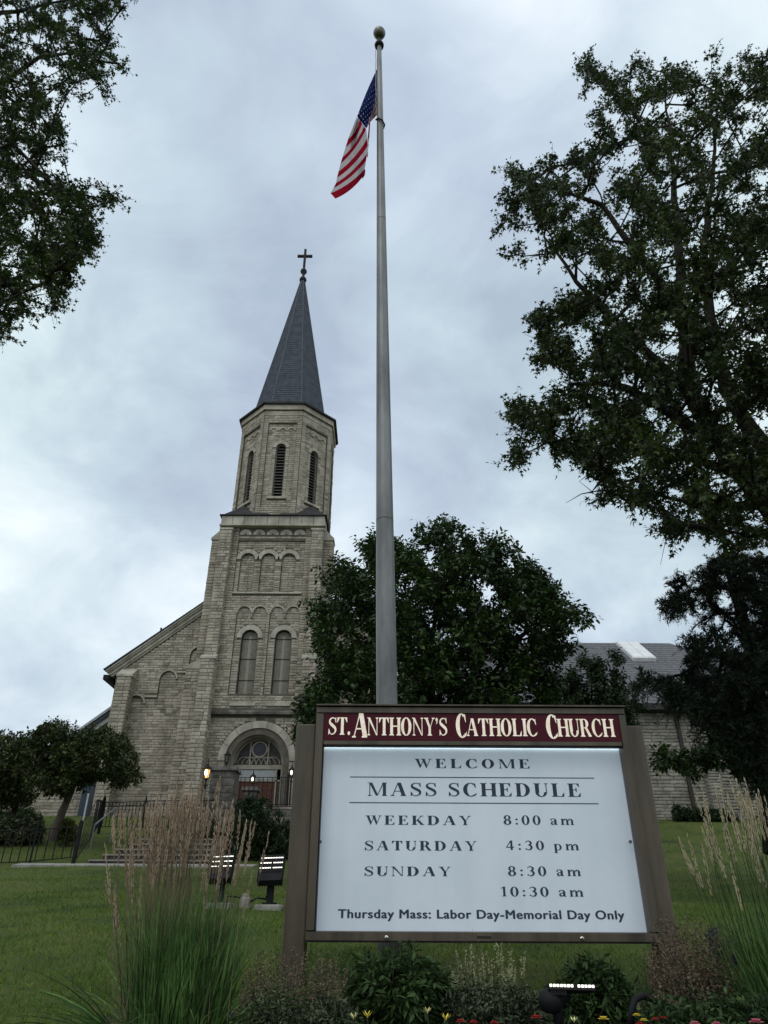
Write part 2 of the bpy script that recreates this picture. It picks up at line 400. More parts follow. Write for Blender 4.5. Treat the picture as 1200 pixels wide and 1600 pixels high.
def plate(mb, o, u, n, outer, holes=(), depth=.3, mi=0, back=False, mih=None):
    """flat wall sheet with holes; hole edges get reveals of the given depth"""
    o = Vector(o); u = Vector(u).normalized(); n = Vector(n).normalized()
    polys = [list(outer)] + [list(h) for h in holes]
    loc = [[Vector((p[0], p[1], 0)) for p in pl] for pl in polys]
    tris = tessellate_polygon(loc)
    flat = [o + u * p[0] + Vector((0, 0, p[1])) for pl in polys for p in pl]
    fs = []
    for t in tris:
        a, b, c = (flat[i] for i in t)
        fs.append(tuple(t) if (b - a).cross(c - a).dot(n) > 0 else tuple(reversed(t)))
    mb.add(flat, fs, mi)
    for pl in polys[1:] + ([polys[0]] if back else []):
        m = len(pl); v = [o + u * p[0] + Vector((0, 0, p[1])) for p in pl]; v2 = [p - n * depth for p in v]
        mb.add(v + v2, [(i, (i + 1) % m, m + (i + 1) % m, m + i) for i in range(m)], mih if mih is not None else mi)
def arch_poly(cx, z0, zs, r, n=14, ry=None):
    """door/window outline: straight to the springing zs, half ellipse above"""
    ry = ry or r
    return [(cx - r, z0), (cx + r, z0)] + [(cx + r * math.cos(a), zs + ry * math.sin(a)) for a in [math.pi * k / n for k in range(n + 1)]]
def arch_ring(mb, o, u, n, cx, zs, r0, r1, proud, depth=.05, seg=14, a0=0, a1=math.pi, gapang=0, mi=0, nblocks=None, legs=0):
    o = Vector(o); u = Vector(u).normalized(); n = Vector(n).normalized()
    nb = nblocks or 1
    for b in range(nb):
        s0 = a0 + (a1 - a0) * b / nb + gapang; s1 = a0 + (a1 - a0) * (b + 1) / nb - gapang
        m = max(2, seg // nb + 1)
        for k in range(m):
            t0 = s0 + (s1 - s0) * k / m; t1 = s0 + (s1 - s0) * (k + 1) / m
            def q(r, t, d): return o + u * (cx + r * math.cos(t)) + Vector((0, 0, zs + r * math.sin(t))) + n * d
            c = [q(r0, t0, proud), q(r1, t0, proud), q(r1, t1, proud), q(r0, t1, proud), q(r0, t0, -depth), q(r1, t0, -depth), q(r1, t1, -depth), q(r0, t1, -depth)]
            fs = [(0, 1, 2, 3), (1, 5, 6, 2), (3, 7, 4, 0)]
            if k == 0: fs.append((0, 4, 5, 1))
            if k == m - 1: fs.append((3, 2, 6, 7))
            mb.add(c, fs, mi)
    if legs:
        for sx in (-1, 1):
            xa, xb = sorted((cx + sx * r0, cx + sx * r1))
            c = [o + u * x + Vector((0, 0, z)) + n * d for d in (proud, -depth) for (x, z) in ((xa, zs - legs), (xb, zs - legs), (xb, zs), (xa, zs))]
            mb.hexa(c, mi)

# ================================================================ church
CX = -6.72
church = thing('church', 'tall pale limestone church with an octagonal belfry, slate spire and arched front doorway', 'church', (CX, 38, 4.1))
ST = Stones()
X1, Z1, FN = (1, 0, 0), (0, 0, 1), (0, -1, 0)
WY = 38.0
ZG = 3.4
# --- tower front wall
def ring_poly(cx, z0, zs, r): return arch_poly(cx, z0, zs, r)
wallm = MB()
wins = [(-7.49, 9.85, 13.5, .45), (-5.60, 9.85, 13.5, .45)]
door_hole = arch_poly(-6.47, ZG, 6.85, 1.34, 20)
upper_panel = [(-8.75, 16.2), (-4.72, 16.2), (-4.72, 19.55), (-8.75, 19.55)]
pairs = []
for (cx, *_r) in wins:
    # twin blind arches above each window, meeting in a little corbel
    pts = [(cx - .86, 10.3), (cx + .86, 10.3)]
    for c2 in (cx + .45, cx - .45):
        pts += [(c2 + .41 * math.cos(a), 14.95 + .36 * math.sin(a)) for a in [math.pi * k / 10 for k in range(11)]]
        if c2 > cx: pts += [(cx + .04, 14.62), (cx - .04, 14.62)]
    pairs.append(pts)
outer = [(-9.2, ZG), (-4.25, ZG), (-4.25, 20.55), (-9.2, 20.55)]
plate(wallm, (0, WY, 0), X1, FN, outer, [door_hole, upper_panel] + pairs, .10)
ST.wall((0, WY, 0), X1, FN, outer, [arch_poly(-6.47, ZG, 6.85, 2.03, 20), [(-8.75, 16.1), (-4.72, 16.1), (-4.72, 19.56), (-8.75, 19.56)], [(-8.75, 19.9), (-4.72, 19.9), (-4.72, 20.35), (-8.75, 20.35)],
        [(-9.2, 9.1), (-4.2, 9.1), (-4.2, 9.5), (-9.2, 9.5)]] + pairs)
# recessed sheets behind
for pts, (cx, z0, zs, r) in zip(pairs, wins):
    oo = [(cx - 1.0, 10.2), (cx + 1.0, 10.2), (cx + 1.0, 15.45), (cx - 1.0, 15.45)]
    wh = arch_poly(cx, z0 + .5, zs, r)
    plate(wallm, (0, WY + .10, 0), X1, FN, oo, [wh], .25)
    ST.wall((0, WY + .10, 0), X1, FN, [(cx - .86, 10.3), (cx + .86, 10.3), (cx + .86, 15.3), (cx - .86, 15.3)], [arch_poly(cx, z0, zs, r + .02), arch_poly(cx, zs, zs, r + .28)], proud=.03)
blind = [(-8.02 + k * 1.22, 16.35, 18.35, .42) for k in range(3)]
blind = [(cx - .06 + .1 * 0, a, b, r) for (cx, a, b, r) in blind]
bh = [arch_poly(*b) for b in blind]
oo = [(-8.85, 16.1), (-4.6, 16.1), (-4.6, 19.7), (-8.85, 19.7)]
plate(wallm, (0, WY + .10, 0), X1, FN, oo, bh, .14)
ST.wall((0, WY + .10, 0), X1, FN, upper_panel, [arch_poly(cx, a, b, r + (.0)) for (cx, a, b, r) in blind] + [arch_poly(cx, b, b, r + .25) for (cx, a, b, r) in blind], proud=.03)
for (cx, a, b, r) in blind:
    plate(wallm, (0, WY + .24, 0), X1, FN, [(cx - r - .05, a - .05), (cx + r + .05, a - .05), (cx + r + .05, b + r + .05), (cx - r - .05, b + r + .05)], [], .0)
    ST.wall((0, WY + .24, 0), X1, FN, arch_poly(cx, a, b, r), [], proud=.03)
# --- body of tower, sides and back
tb = MB()
tb.box(-9.80, 38.03, ZG, -9.2, 44.2, 20.5); tb.box(-4.25, 38.03, ZG, -3.64, 44.2, 20.5); tb.box(-9.2, 41.0, ZG, -4.25, 44.2, 20.6)
tb.box(-9.19, 38.45, 9.0, -4.26, 40.9, 9.8); tb.box(-9.19, 38.45, 15.6, -4.26, 40.9, 20.4); tb.box(-9.19, 38.6, 13.9, -4.26, 40.9, 15.5)
# --- buttresses: front pair in two stages, side pair in two stages
def buttress(x0, x1, yf, z0, z1, yb, side=None):
    tb.box(x0, yf + .01, z0, x1, yb, z1)
    ST.wall((0, yf, 0), X1, FN, [(x0, z0), (x1, z0), (x1, z1), (x0, z1)], [], lmin=.3, lmax=.55, course=.19)
    for sx, xx in ((-1, x0), (1, x1)):
        if side and sx not in side: continue
        ST.wall((xx, 0, 0), (0, 1, 0), (sx, 0, 0), [(yf + .01, z0), (yb, z0), (yb, z1), (yf + .01, z1)], [], lmin=.22, lmax=.4, course=.19)
class Each:
    """every dressed stone becomes a part of its own"""
    def hexa(s, c, mi=0): m = MB(); m.hexa(c); m.build('coping_stone', M['cut'], church)
    def box(s, *a): m = MB(); m.box(*a); m.build('coping_stone', M['cut'], church)
caps = Each()
def cap(x0, x1, yf, yb, z0, z1, ov=.06):
    # sloping weathering stone
    caps.hexa([(x0 - ov, yf - ov, z0), (x1 + ov, yf - ov, z0), (x1 + ov, yb, z0), (x0 - ov, yb, z0),
               (x0 - ov, yf - ov, z0 + .12), (x1 + ov, yf - ov, z0 + .12), (x1 + ov, yb, z1), (x0 - ov, yb, z1)])
def capside(x0, x1, yf, yb, z0, z1, s, ov=.06):
    za, zb = (z0 + .12, z1) if s < 0 else (z1, z0 + .12)
    xa = x0 - (ov if s < 0 else 0); xb = x1 + (ov if s > 0 else 0)
    caps.hexa([(xa, yf - ov, z0), (xb, yf - ov, z0), (xb, yb, z0), (xa, yb, z0), (xa, yf - ov, za), (xb, yf - ov, zb), (xb, yb, zb), (xa, yb, za)])
for (xa, xb, s) in ((-9.80, -9.12, -1), (-4.32, -3.64, 1)):
    buttress(xa, xb, 37.62, 12.3, 20.1, 38.02); cap(xa, xb, 37.62, 37.99, 20.1, 20.45)
    buttress(xa - .03, xb + .03, 37.25, ZG, 12.0, 37.98); cap(xa - .03, xb + .03, 37.25, 37.61, 12.0, 12.35)
    x2, x3 = (xa - .58, xa) if s < 0 else (xb, xb + .58)
    buttress(x2, x3, 38.2, 12.2, 19.7, 39.0, side=(s,)); capside(x2, x3, 38.2, 39.0, 19.7, 20.5, s)
    x2, x3 = (xa - 1.0, xa - .03) if s < 0 else (xb + .03, xb + 1.0)
    buttress(x2, x3, 38.1, ZG, 11.7, 39.1, side=(s,)); capside(x2, x3, 38.1, 39.1, 11.7, 12.4, s)
ST.wall((-3.64, 0, 0), (0, 1, 0), (1, 0, 0), [(39.0, 12.3), (44.2, 12.3), (44.2, 20.5), (39.0, 20.5)])
# --- coping band, string courses, sills
for k in range(9):
    w = 6.28 / 9
    caps.box(-9.86 + k * w + .014, 37.66 + (k % 3) * .004, 20.5, -9.86 + (k + 1) * w - .014, 38.3, 21.06)
caps.box(-9.86, 38.3, 20.5, -3.58, 44.3, 21.08)
caps.box(-9.92, 37.60, 20.4, -3.52, 38.0, 20.497)
for k in range(5):
    w = 4.03 / 5
    caps.box(-8.75 + k * w + .005, 37.90, 16.10, -8.75 + (k + 1) * w - .005, 38.12, 16.20)
for (cx, z0, zs, r) in wins: caps.box(cx - .68, 37.88, z0 - .20, cx + .68, 38.2, z0 - .04)
led = MB()
led.hexa([(-9.15, 37.74, 9.17), (-4.3, 37.74, 9.17), (-4.3, 38.05, 9.17), (-9.15, 38.05, 9.17), (-9.15, 37.74, 9.29), (-4.3, 37.74, 9.29), (-4.3, 38.05, 9.5), (-9.15, 38.05, 9.5)])
led.build('drip_ledge', M['cutdirty'], church)
# corbel table under the coping: five small arches
ct = MB()
for k in range(5):
    cx = -8.35 + k * .82
    arch_ring(ct, (0, WY + .02, 0), X1, FN, cx, 19.95, .17, .36, .07, .06, 10, nblocks=4, gapang=.02, legs=.02)
    arch_ring(ct, (0, WY + .02, 0), X1, FN, cx, 19.95, .09, .15, .05, .06, 8)
for (cx, a, b, r) in blind:
    arch_ring(ct, (0, WY + .10, 0), X1, FN, cx, b, r, r + .25, .05, .10, 12, nblocks=5, gapang=.012)
for pts, (cx, z0, zs, r) in zip(pairs, wins):
    for c2 in (cx - .45, cx + .45):
        arch_ring(ct, (0, WY, 0), X1, FN, c2, 14.95, .38, .47, .03, .06, 10, nblocks=3, gapang=.01)
ct.box(-8.75, WY - .035, 19.62, -8.74, WY, 19.7)
ct.build('corbel_arches', M['cut'], church)['kind'] = 'stuff'
for (cx, z0, zs, r) in wins:
    hm = MB(); arch_ring(hm, (0, WY + .10, 0), X1, FN, cx, zs, r + .01, r + .29, .06, .12, 14, nblocks=2, gapang=.008, legs=.02)
    hm.build('window_hood', M['cut'], church)
# portal voussoirs, each a stone of its own
nv = 7
for b in range(nv):
    vm = MB(); a0 = math.pi * b / nv + .006; a1 = math.pi * (b + 1) / nv - .006
    arch_ring(vm, (0, WY, 0), X1, FN, -6.47, 6.85, 1.66, 2.02, .07, .10, 6, a0, a1)
    vm.build('voussoir', M['cut'], church)
pm = MB()
arch_ring(pm, (0, WY + .12, 0), X1, FN, -6.47, 6.85, 1.33, 1.68, .03, .2, 24, nblocks=13, gapang=.006)
for sx in (-1, 1):
    for (ra, rb, dy) in ((1.66, 2.0, 0.02), (1.33, 1.67, .14)):
        xa, xb = sorted((-6.47 + sx * ra, -6.47 + sx * rb))
        z = ZG
        while z < 6.83:
            h = min(.2 + .06 * random.random(), 6.85 - z); pm.box(xa + .005, WY + dy - .03, z + .006, xb - .005, WY + .4, z + h - .006); z += h
pm.build('portal_jamb', M['stone2'], church)
# portal interior: transom, tracery lunette, doors
IY = WY + .62
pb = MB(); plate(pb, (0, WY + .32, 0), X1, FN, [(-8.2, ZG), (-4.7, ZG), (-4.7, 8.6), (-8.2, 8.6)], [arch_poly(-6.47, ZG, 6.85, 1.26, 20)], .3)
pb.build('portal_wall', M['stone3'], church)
lun = MB(); plate(lun, (0, IY + .08, 0), X1, FN, arch_poly(-6.47, 6.72, 6.85, 1.30, 18), [], 0)
lun.build('fanlight_glass', M['glass'], church)
tr = MB()
arch_ring(tr, (0, IY, 0), X1, FN, -6.47, 6.85, 1.18, 1.27, .0, .08, 20)
tr.box(-7.78, IY - .05, 6.55, -5.16, IY + .1, 6.76)
for x in (-6.94, -6.0): tr.box(x - .035, IY - .03, 6.76, x + .035, IY + .06, 7.95)
for cx in (-7.22, -6.72, -6.22, -5.72): arch_ring(tr, (0, IY, 0), X1, FN, cx + (.0), 6.80, .345, .38, .0, .05, 10, a0=0 if cx > -7 else 0)
for cx in (-7.47, -6.97, -6.47, -5.97, -5.47): arch_ring(tr, (0, IY + .01, 0), X1, FN, cx, 6.80, .345, .38, .0, .05, 10, a0=(0 if cx > -7.3 else 0), a1=math.pi * (1 if cx < -5.6 else 1)) if -7.3 < cx < -5.6 else None
arch_ring(tr, (0, IY - .01, 0), X1, FN, -6.47, 7.55, .34, .42, .0, .05, 22, a0=0, a1=2 * math.pi)
tr.box(-7.72, IY - .04, 5.95, -5.2, IY + .06, 6.03)
for x in (-7.7, -7.44, -5.5, -5.24): tr.box(x - .035, IY - .04, ZG, x + .035, IY + .06, 6.56)
tr.build('door_frame', M['trim'], church)
rose = MB(); rose.lathe((0, 0, 0), [(.30, 0), (.30, .02)], 18)
rose.v = [(-6.47 + v[0], IY + .04 - v[2], 7.55 + v[1]) for v in rose.v]
rose.build('round_light', mat('rose_glass', (.012, .012, .03), (.03, .028, .05), scale=6, rough=.2), church)
tp = MB(); tp.box(-7.42, IY, 6.05, -5.52, IY + .04, 6.53); tp.build('transom_panel', mat('transom_grey', (.26, .28, .27), (.36, .38, .36), scale=4, rough=.4), church)
for x in (-7.57, -5.37): sl = MB(); sl.box(x - .1, IY + .02, ZG + .3, x + .1, IY + .05, 5.95); sl.build('side_light', M['glass'], church)
for sx in (-1, 1):
    d = MB(); xa, xb = sorted((-6.47 + sx * .01, -6.47 + sx * .93)); d.box(xa, IY + .01, ZG + .35, xb, IY + .07, 5.93)
    do = d.build('door', M['doorred'], church)
    w = (xb - xa)
    for j in range(5):
        for i in range(2):
            q = MB(); q.box(xa + .1 + i * (w - .1) / 2, IY - .012, 3.85 + j * .42, xa + .1 + i * (w - .1) / 2 + (w - .3) / 2, IY + .02, 3.85 + j * .42 + .32)
            q.build('door_panel', M['doorred'], do)
    hd = MB(); hd.tube([(-6.47 + sx * .09, IY - .06, 4.75), (-6.47 + sx * .09, IY - .06, 5.1)], .015, 6); hd.build('door_handle', M['darkmetal'], do)
# windows in the tower: frosted panes between dark bars
for (cx, z0, zs, r) in wins:
    fr = MB(); Y = WY + .30
    arch_ring(fr, (0, Y, 0), X1, FN, cx, zs, r - .03, r, .02, .06, 14)
    for x in (cx - r, cx + r - .03): fr.box(x, Y - .02, z0, x + .03, Y + .05, zs)
    bars = [z0, z0 + 1.25, z0 + 2.45, zs - .05]
    for z in bars: fr.box(cx - r + .03, Y - .021, z, cx + r - .03, Y + .04, z + .035)
    wo_ = fr.build('tower_window', M['darkmetal'], church)
    for i in range(3):
        q = MB(); q.box(cx - r + .03, Y + .01, bars[i] + .035, cx + r - .03, Y + .03, bars[i + 1]); q.build('pane', M['screen'], wo_)
    q = MB(); plate(q, (0, Y + .01, 0), X1, FN, arch_poly(cx, zs - .015, zs, r - .03, 12), [], 0); q.build('pane', M['screen'], wo_)
    q = MB(); q.box(cx - .07, Y - .004, z0 + .2, cx + .07, Y + .008, zs + .15)
    # lozenge lattice of the leading behind the screen
    z = z0 + .15
    while z < zs - .2:
        for s_ in (-1, 1):
            for off in (-.26, .26):
                a = Vector((cx + off - .11, Y + .004, z)); b_ = Vector((cx + off + .11, Y + .004, z + .24))
                if s_ < 0: a.z, b_.z = b_.z, a.z
                q.tube([a, b_], .007, 4, cap=False)
        z += .24
    q.build('came_lattice', M['came'], wo_)
    q = MB(); q.box(cx - r - .04, WY + .12, z0 - .1, cx + r + .04, WY + .36, z0); q.build('sill', M['cut'], wo_)

# --- broach roof between square and octagon
OC = Vector((CX, 41.12, 0)); AP = 3.08
def octc(ap, z, k):   # corner k; corner between face k-1 and face k, face 0 looks at the viewer
    a = -math.pi / 2 + (k - .5) * math.pi / 4; r = ap / math.cos(math.pi / 8)
    return Vector((OC.x + r * math.cos(a), OC.y + r * math.sin(a), z))
br = MB(); hs = 3.24
sq = [Vector((OC.x + sx * hs, OC.y + sy * (hs + .2), 21.1)) for sx, sy in ((-1, -1), (1, -1), (1, 1), (-1, 1))]
br.v = []; 
for i, (sx, sy) in enumerate(((-1, -1), (1, -1), (1, 1), (-1, 1))):
    c = sq[i]
    f0 = Vector((OC.x + sx * hs, OC.y, 21.1)); f1 = Vector((OC.x, OC.y + sy * (hs + .2), 21.1))
    top = Vector((OC.x + sx * 1.95, OC.y + sy * 1.95, 22.75))
    br.add([c, f0, top, f1, Vector((OC.x, OC.y, 21.6))], [(0, 1, 2), (0, 2, 3), (3, 2, 4), (1, 4, 2)])
br.box(-9.97, 37.55, 21.08, -3.47, 44.4, 21.14)
br.build('broach_roof', M['leadroof'], church)
# --- octagonal belfry
zb, zt = 21.2, 29.35
om = MB(); cutm = MB()
side = 2 * AP * math.tan(math.pi / 8)
for k in range(8):
    a = -math.pi / 2 + k * math.pi / 4
    n = Vector((math.cos(a), math.sin(a), 0)); u = Vector((-n.y, n.x, 0))
    if k == 0: u = Vector((1, 0, 0))
    o = OC + n * AP
    h = side / 2
    win = arch_poly(0, 22.75, 26.45, .31, 10)
    vis = k in (0, 1, 7, 2, 6)
    if vis:
        plate(om, o - n * .12, u, n, [(-h + .1, zb), (h - .1, zb), (h - .1, zt), (-h + .1, zt)], [win], .35)
        pl = [(-h + .33, 22.0), (h - .33, 22.0), (h - .33, 28.35), (-h + .33, 28.35)]
        plate(om, o, u, n, [(-h, zb), (h, zb), (h, zt), (-h, zt)], [pl], .12)
        ST.wall(o, u, n, [(-h + .02, zb), (h - .02, zb), (h - .02, zt), (-h + .02, zt)], [pl], lmin=.2, lmax=.5, proud=.03)
        ST.wall(o - n * .12, u, n, pl, [arch_poly(0, 22.75, 26.45, .31 + .24, 10), [(-.6, 22.5), (.6, 22.5), (.6, 22.74), (-.6, 22.74)]], lmin=.2, lmax=.5, proud=.025)
        st_ = [(-h + .33, 22.75), (-.31, 22.75), (-.31, 26.4), (-h + .33, 26.4)]
        for sx in (-1, 1):
            ST.wall(o - n * .12, u, n, [(min(sx * .32, sx * .55), 22.76), (max(sx * .32, sx * .55), 22.76), (max(sx * .32, sx * .55), 26.4), (min(sx * .32, sx * .55), 26.4)], [], lmin=.2, lmax=.3, proud=.03)
        arch_ring(cutm, o - n * .12, u, n, 0, 26.45, .32, .56, .05, .1, 10, nblocks=3, gapang=.01)
        c = [o + u * x + n * d + Vector((0, 0, z)) for z in (22.55, 22.7) for (x, d) in ((-.62, .03), (.62, .03), (.62, -.2), (-.62, -.2))]
        cutm.hexa(c)
        for j in range(3):
            arch_ring(cutm, o - n * .12, u, n, (j - 1) * .58, 27.8, .17, .28, .09, .02, 8, nblocks=3, gapang=.02)
        # frieze and cornice
        for (z0, z1, d, hh) in ((29.0, 29.08, .04, .016), (29.42, 29.8, .11, .045)):
            hx = h + hh
            cc = [o + u * x + n * dd + Vector((0, 0, z)) for z in (z0, z1) for (x, dd) in ((-hx, d), (hx, d), (hx, -.3), (-hx, -.3))]
            cutm.hexa(cc)
        # louvres
        lv = MB(); lf = MB()
        arch_ring(lf, o - n * .3, u, n, 0, 26.45, .26, .31, .05, .05, 10)
        for sx in (-1, 1):
            xa, xb = sorted((sx * .26, sx * .31))
            lf.hexa([o + u * x + n * (-.3 + dd) + Vector((0, 0, z)) for z in (22.75, 26.45) for (x, dd) in ((xa, .05), (xb, .05), (xb, -.05), (xa, -.05))])
        bo = lf.build('belfry_window', M['louver'], church)
        vd = MB(); plate(vd, o - n * .46, u, n, arch_poly(0, 22.7, 26.45, .33, 8), [], 0); vd.build('dark_opening', M['void'], bo)
        for j in range(17):
            z = 22.82 + j * .225; w = .26 if z < 26.4 else .2
            q = MB(); q.hexa([o + u * x + n * dd + Vector((0, 0, z + dz)) for (x, dd, dz) in ((-w, -.26, 0), (w, -.26, 0), (w, -.42, .12), (-w, -.42, .12), (-w, -.26, .035), (w, -.26, .035), (w, -.42, .155), (-w, -.42, .155))])
            q.build('louver_slat', M['louver'], bo)
    else:
        om.add([octc(AP, zb, k), octc(AP, zb, k + 1), octc(AP, zt + .4, k + 1), octc(AP, zt + .4, k)], [(0, 1, 2, 3)])
om.build('belfry_wall', M['mortar'], church)
cutm.build('belfry_trim', M['stone'], church)['kind'] = 'stuff'
# --- spire: overlapping slate courses on eight faces, a skirt and ridge rolls
sp = MB(); nc = 70
ev = MB()
for k in range(8):
    ev.add([octc(3.36, 29.80, k), octc(3.36, 29.80, k + 1), octc(3.36, 29.93, k + 1), octc(3.36, 29.93, k), octc(2.5, 30.12, k), octc(2.5, 30.12, k + 1), octc(2.9, 29.80, k), octc(2.9, 29.80, k + 1)],
           [(0, 1, 2, 3), (3, 2, 5, 4), (0, 6, 7, 1)])
ev.build('spire_eave', M['leadroof'], church)
ZA, ZB0 = 45.25, 30.05
for k in range(8):
    for j in range(nc):
        z0 = ZB0 + (ZA - ZB0) * j / nc; z1 = ZB0 + (ZA - ZB0) * (j + 1) / nc
        a0 = 2.44 * (1 - j / nc) + .10; a1 = 2.44 * (1 - (j + 1) / nc) + .10
        sp.add([octc(a0 + .022, z0, k), octc(a0 + .022, z0, k + 1), octc(a1, z1, k + 1), octc(a1, z1, k), octc(a0 - .02, z0, k), octc(a0 - .02, z0, k + 1)], [(0, 1, 2, 3), (4, 5, 1, 0)])
sp.build('spire_slates', M['slate'], church)
rr = MB()
for k in range(8): rr.tube([octc(2.55, ZB0 + .02, k), octc(.12, ZA, k)], [.05, .03], 6)
rr.build('ridge_roll', M['ridge'], church)
fi = MB(); ax, ay = OC.x, OC.y
fi.lathe((ax, ay, 45.0), [(.26, 0), (.3, .12), (.26, .3), (.14, .42), (.10, .62), (.10, .8), (.20, .93), (.27, 1.08), (.27, 1.18), (.2, 1.32), (.09, 1.42), (.07, 1.75)], 12)
fi.build('finial', M['leadroof'], church, smooth=True)
cr = MB(); cr.box(ax - .09, ay - .09, 46.6, ax + .09, ay + .09, 48.75); cr.box(ax - .62, ay - .087, 47.85, ax - .09, ay + .087, 48.03 + .02); cr.box(ax + .09, ay - .087, 47.85, ax + .62, ay + .087, 48.05)
cr.build('cross', M['darkmetal'], church)

# --- nave front and its raking roof
NY = 39.5
xl, xr = -15.05, -9.7
def rk(x): return 11.75 + (x + 15.15) * (15.62 - 11.92) / 4.52
arc = []
for (cx, zc) in ((-10.75, 13.0), (-12.35, 11.45), (-14.0, 9.9)): arc.append((cx, zc))
nout = [(xl, ZG), (xr, ZG), (xr, rk(xr)), (xl, rk(xl))]
# recessed field with a stepped arcade along the rake
def field_poly():
    pts = [(-13.6, ZG + .2), (-10.0, ZG + .2), (-10.0, 13.2)]
    r = .45
    cs = [(-10.62, 12.95), (-12.15, 11.55), (-13.75, 10.15)]
    for i, (cx, zc) in enumerate(cs):
        pts += [(cx + r * math.cos(a), zc + r * math.sin(a)) for a in [math.pi * k / 10 for k in range(11)]]
        if i < 2: pts += [(cx - r, zc - 1.0), (cs[i + 1][0] + r, zc - 1.0)]
        else: pts += [(cx - r, zc - .6), (cx - r, ZG + .2)]
    return pts
fp = field_poly()
nv_ = MB()
plate(nv_, (0, NY, 0), X1, FN, nout, [fp], .10)
plate(nv_, (0, NY + .10, 0), X1, FN, [(-14.6, ZG), (-9.9, ZG), (-9.9, 13.9), (-11.3, 13.9), (-14.6, 11.0)], [], 0)
def slabs(poly, step=1.0):
    return poly
class _R(random.Random): pass
cs = [(-10.62, 12.95), (-12.15, 11.55), (-13.75, 10.15)]
ST.wall((0, NY, 0), X1, FN, nout, [fp], proud=.028)
ST.wall((0, NY + .10, 0), X1, FN, fp, [], proud=.022)
na = MB()
for (cx, zc) in cs: arch_ring(na, (0, NY, 0), X1, FN, cx, zc, .45, .55, .035, .08, 10, nblocks=3, gapang=.012)
for (xa, xb, zz) in ((-12.15 + .45, -10.62 - .45, 11.95), (-13.75 + .45, -12.15 - .45, 10.55)): na.box(xa, NY - .03, zz - .05, xb, NY + .04, zz + .05)
na.box(-14.2 - .4, NY - .03, 9.5, -14.2, NY + .04, 9.6)
na.build('arcade_moulding', M['stone'], church)['kind'] = 'stuff'
nv_.box(xl, NY + .12, ZG, xr, NY + 12, 11.6)
nv_.add([(xl, NY + .13, 11.6), (xr, NY + .13, 11.6), (xr, NY + .13, rk(xr)), (xl, NY + 12, 11.6), (xr, NY + 12, 11.6), (xr, NY + 12, rk(xr))], [(0, 1, 2), (3, 5, 4), (0, 2, 5, 3)])
nv_.build('nave_wall', M['mortar'], church)
# right half of the nave front, mirrored about the tower axis
xr2 = 2 * CX
nout2 = [(xr2 - xr, ZG), (xr2 - xl, ZG), (xr2 - xl, rk(xl)), (xr2 - xr, rk(xr))]
nr = MB(); plate(nr, (0, NY, 0), X1, FN, nout2, [], 0); nr.box(xr2 - xr, NY + .02, ZG, xr2 - xl, NY + 12, 11.6)
nr.build('nave_wall', M['mortar'], church)
ST.wall((0, NY, 0), X1, FN, nout2, [], course=.17, lmin=.3, lmax=.8)
buttress(xr2 + 13.95, xr2 + 14.72, NY - .75, ZG, 11.45, NY); cap(xr2 + 13.95, xr2 + 14.72, NY - .75, NY - .03, 11.45, 12.1)
def mir(mb): mb.v = [(xr2 - v[0], v[1], v[2]) for v in mb.v]; mb.f = [tuple(reversed(f)) for f in mb.f]; return mb
# corner buttress of the nave
buttress(-14.72, -13.95, NY - .75, ZG, 11.45, NY); cap(-14.72, -13.95, NY - .75, NY - .03, 11.45, 12.1)
ST.wall((xl, 0, 0), (0, 1, 0), (-1, 0, 0), [(NY, ZG), (NY + 8, ZG), (NY + 8, 11.5), (NY, 11.5)])
# raking cornice: boxed fascia with shadow lines and roof slates behind
rc_ = MB(); dxz = Vector((4.52, 0, 3.70)).normalized(); up = Vector((-dxz.z, 0, dxz.x))
A = Vector((-15.35, 0, rk(-15.35))); B = Vector((-9.75, 0, rk(-9.75)))
for (d0, d1, y0, y1) in ((0.0, .10, -.08, .05), (.102, .27, -.16, .05), (.272, .37, -.26, .05), (.372, .44, -.34, 12.0)):
    rc_.hexa([A + up * d0 + Vector((0, NY + y0, 0)), B + up * d0 + Vector((0, NY + y0, 0)), B + up * d0 + Vector((0, NY + y1, 0)), A + up * d0 + Vector((0, NY + y1, 0)),
              A + up * d1 + Vector((0, NY + y0, 0)), B + up * d1 + Vector((0, NY + y0, 0)), B + up * d1 + Vector((0, NY + y1, 0)), A + up * d1 + Vector((0, NY + y1, 0))])
rc_.build('raking_cornice', M['cut'], church); mir(rc_).build('raking_cornice', M['cut'], church)
rf = MB(); rf.hexa([A + up * .445 + Vector((-.1, NY - .38, 0)), B + up * .445 + Vector((0, NY - .38, 0)), B + up * .445 + Vector((0, NY + 12, 0)), A + up * .445 + Vector((-.1, NY + 12, 0)),
                    A + up * .50 + Vector((-.1, NY - .38, 0)), B + up * .50 + Vector((0, NY - .38, 0)), B + up * .50 + Vector((0, NY + 12, 0)), A + up * .50 + Vector((-.1, NY + 12, 0))])
rf.tube([(-12.9, NY - .3, rk(-12.9) + .55), (-12.9, NY - .3, rk(-12.9) + .86)], .06, 8)
rf.build('nave_roof', M['slate'], church); mir(rf).build('nave_roof', M['slate'], church)
gt = MB(); gt.box(-15.62, NY - .5, 11.35, -15.3, NY + 12, 11.62); gt.build('gutter', M['darkmetal'], church)
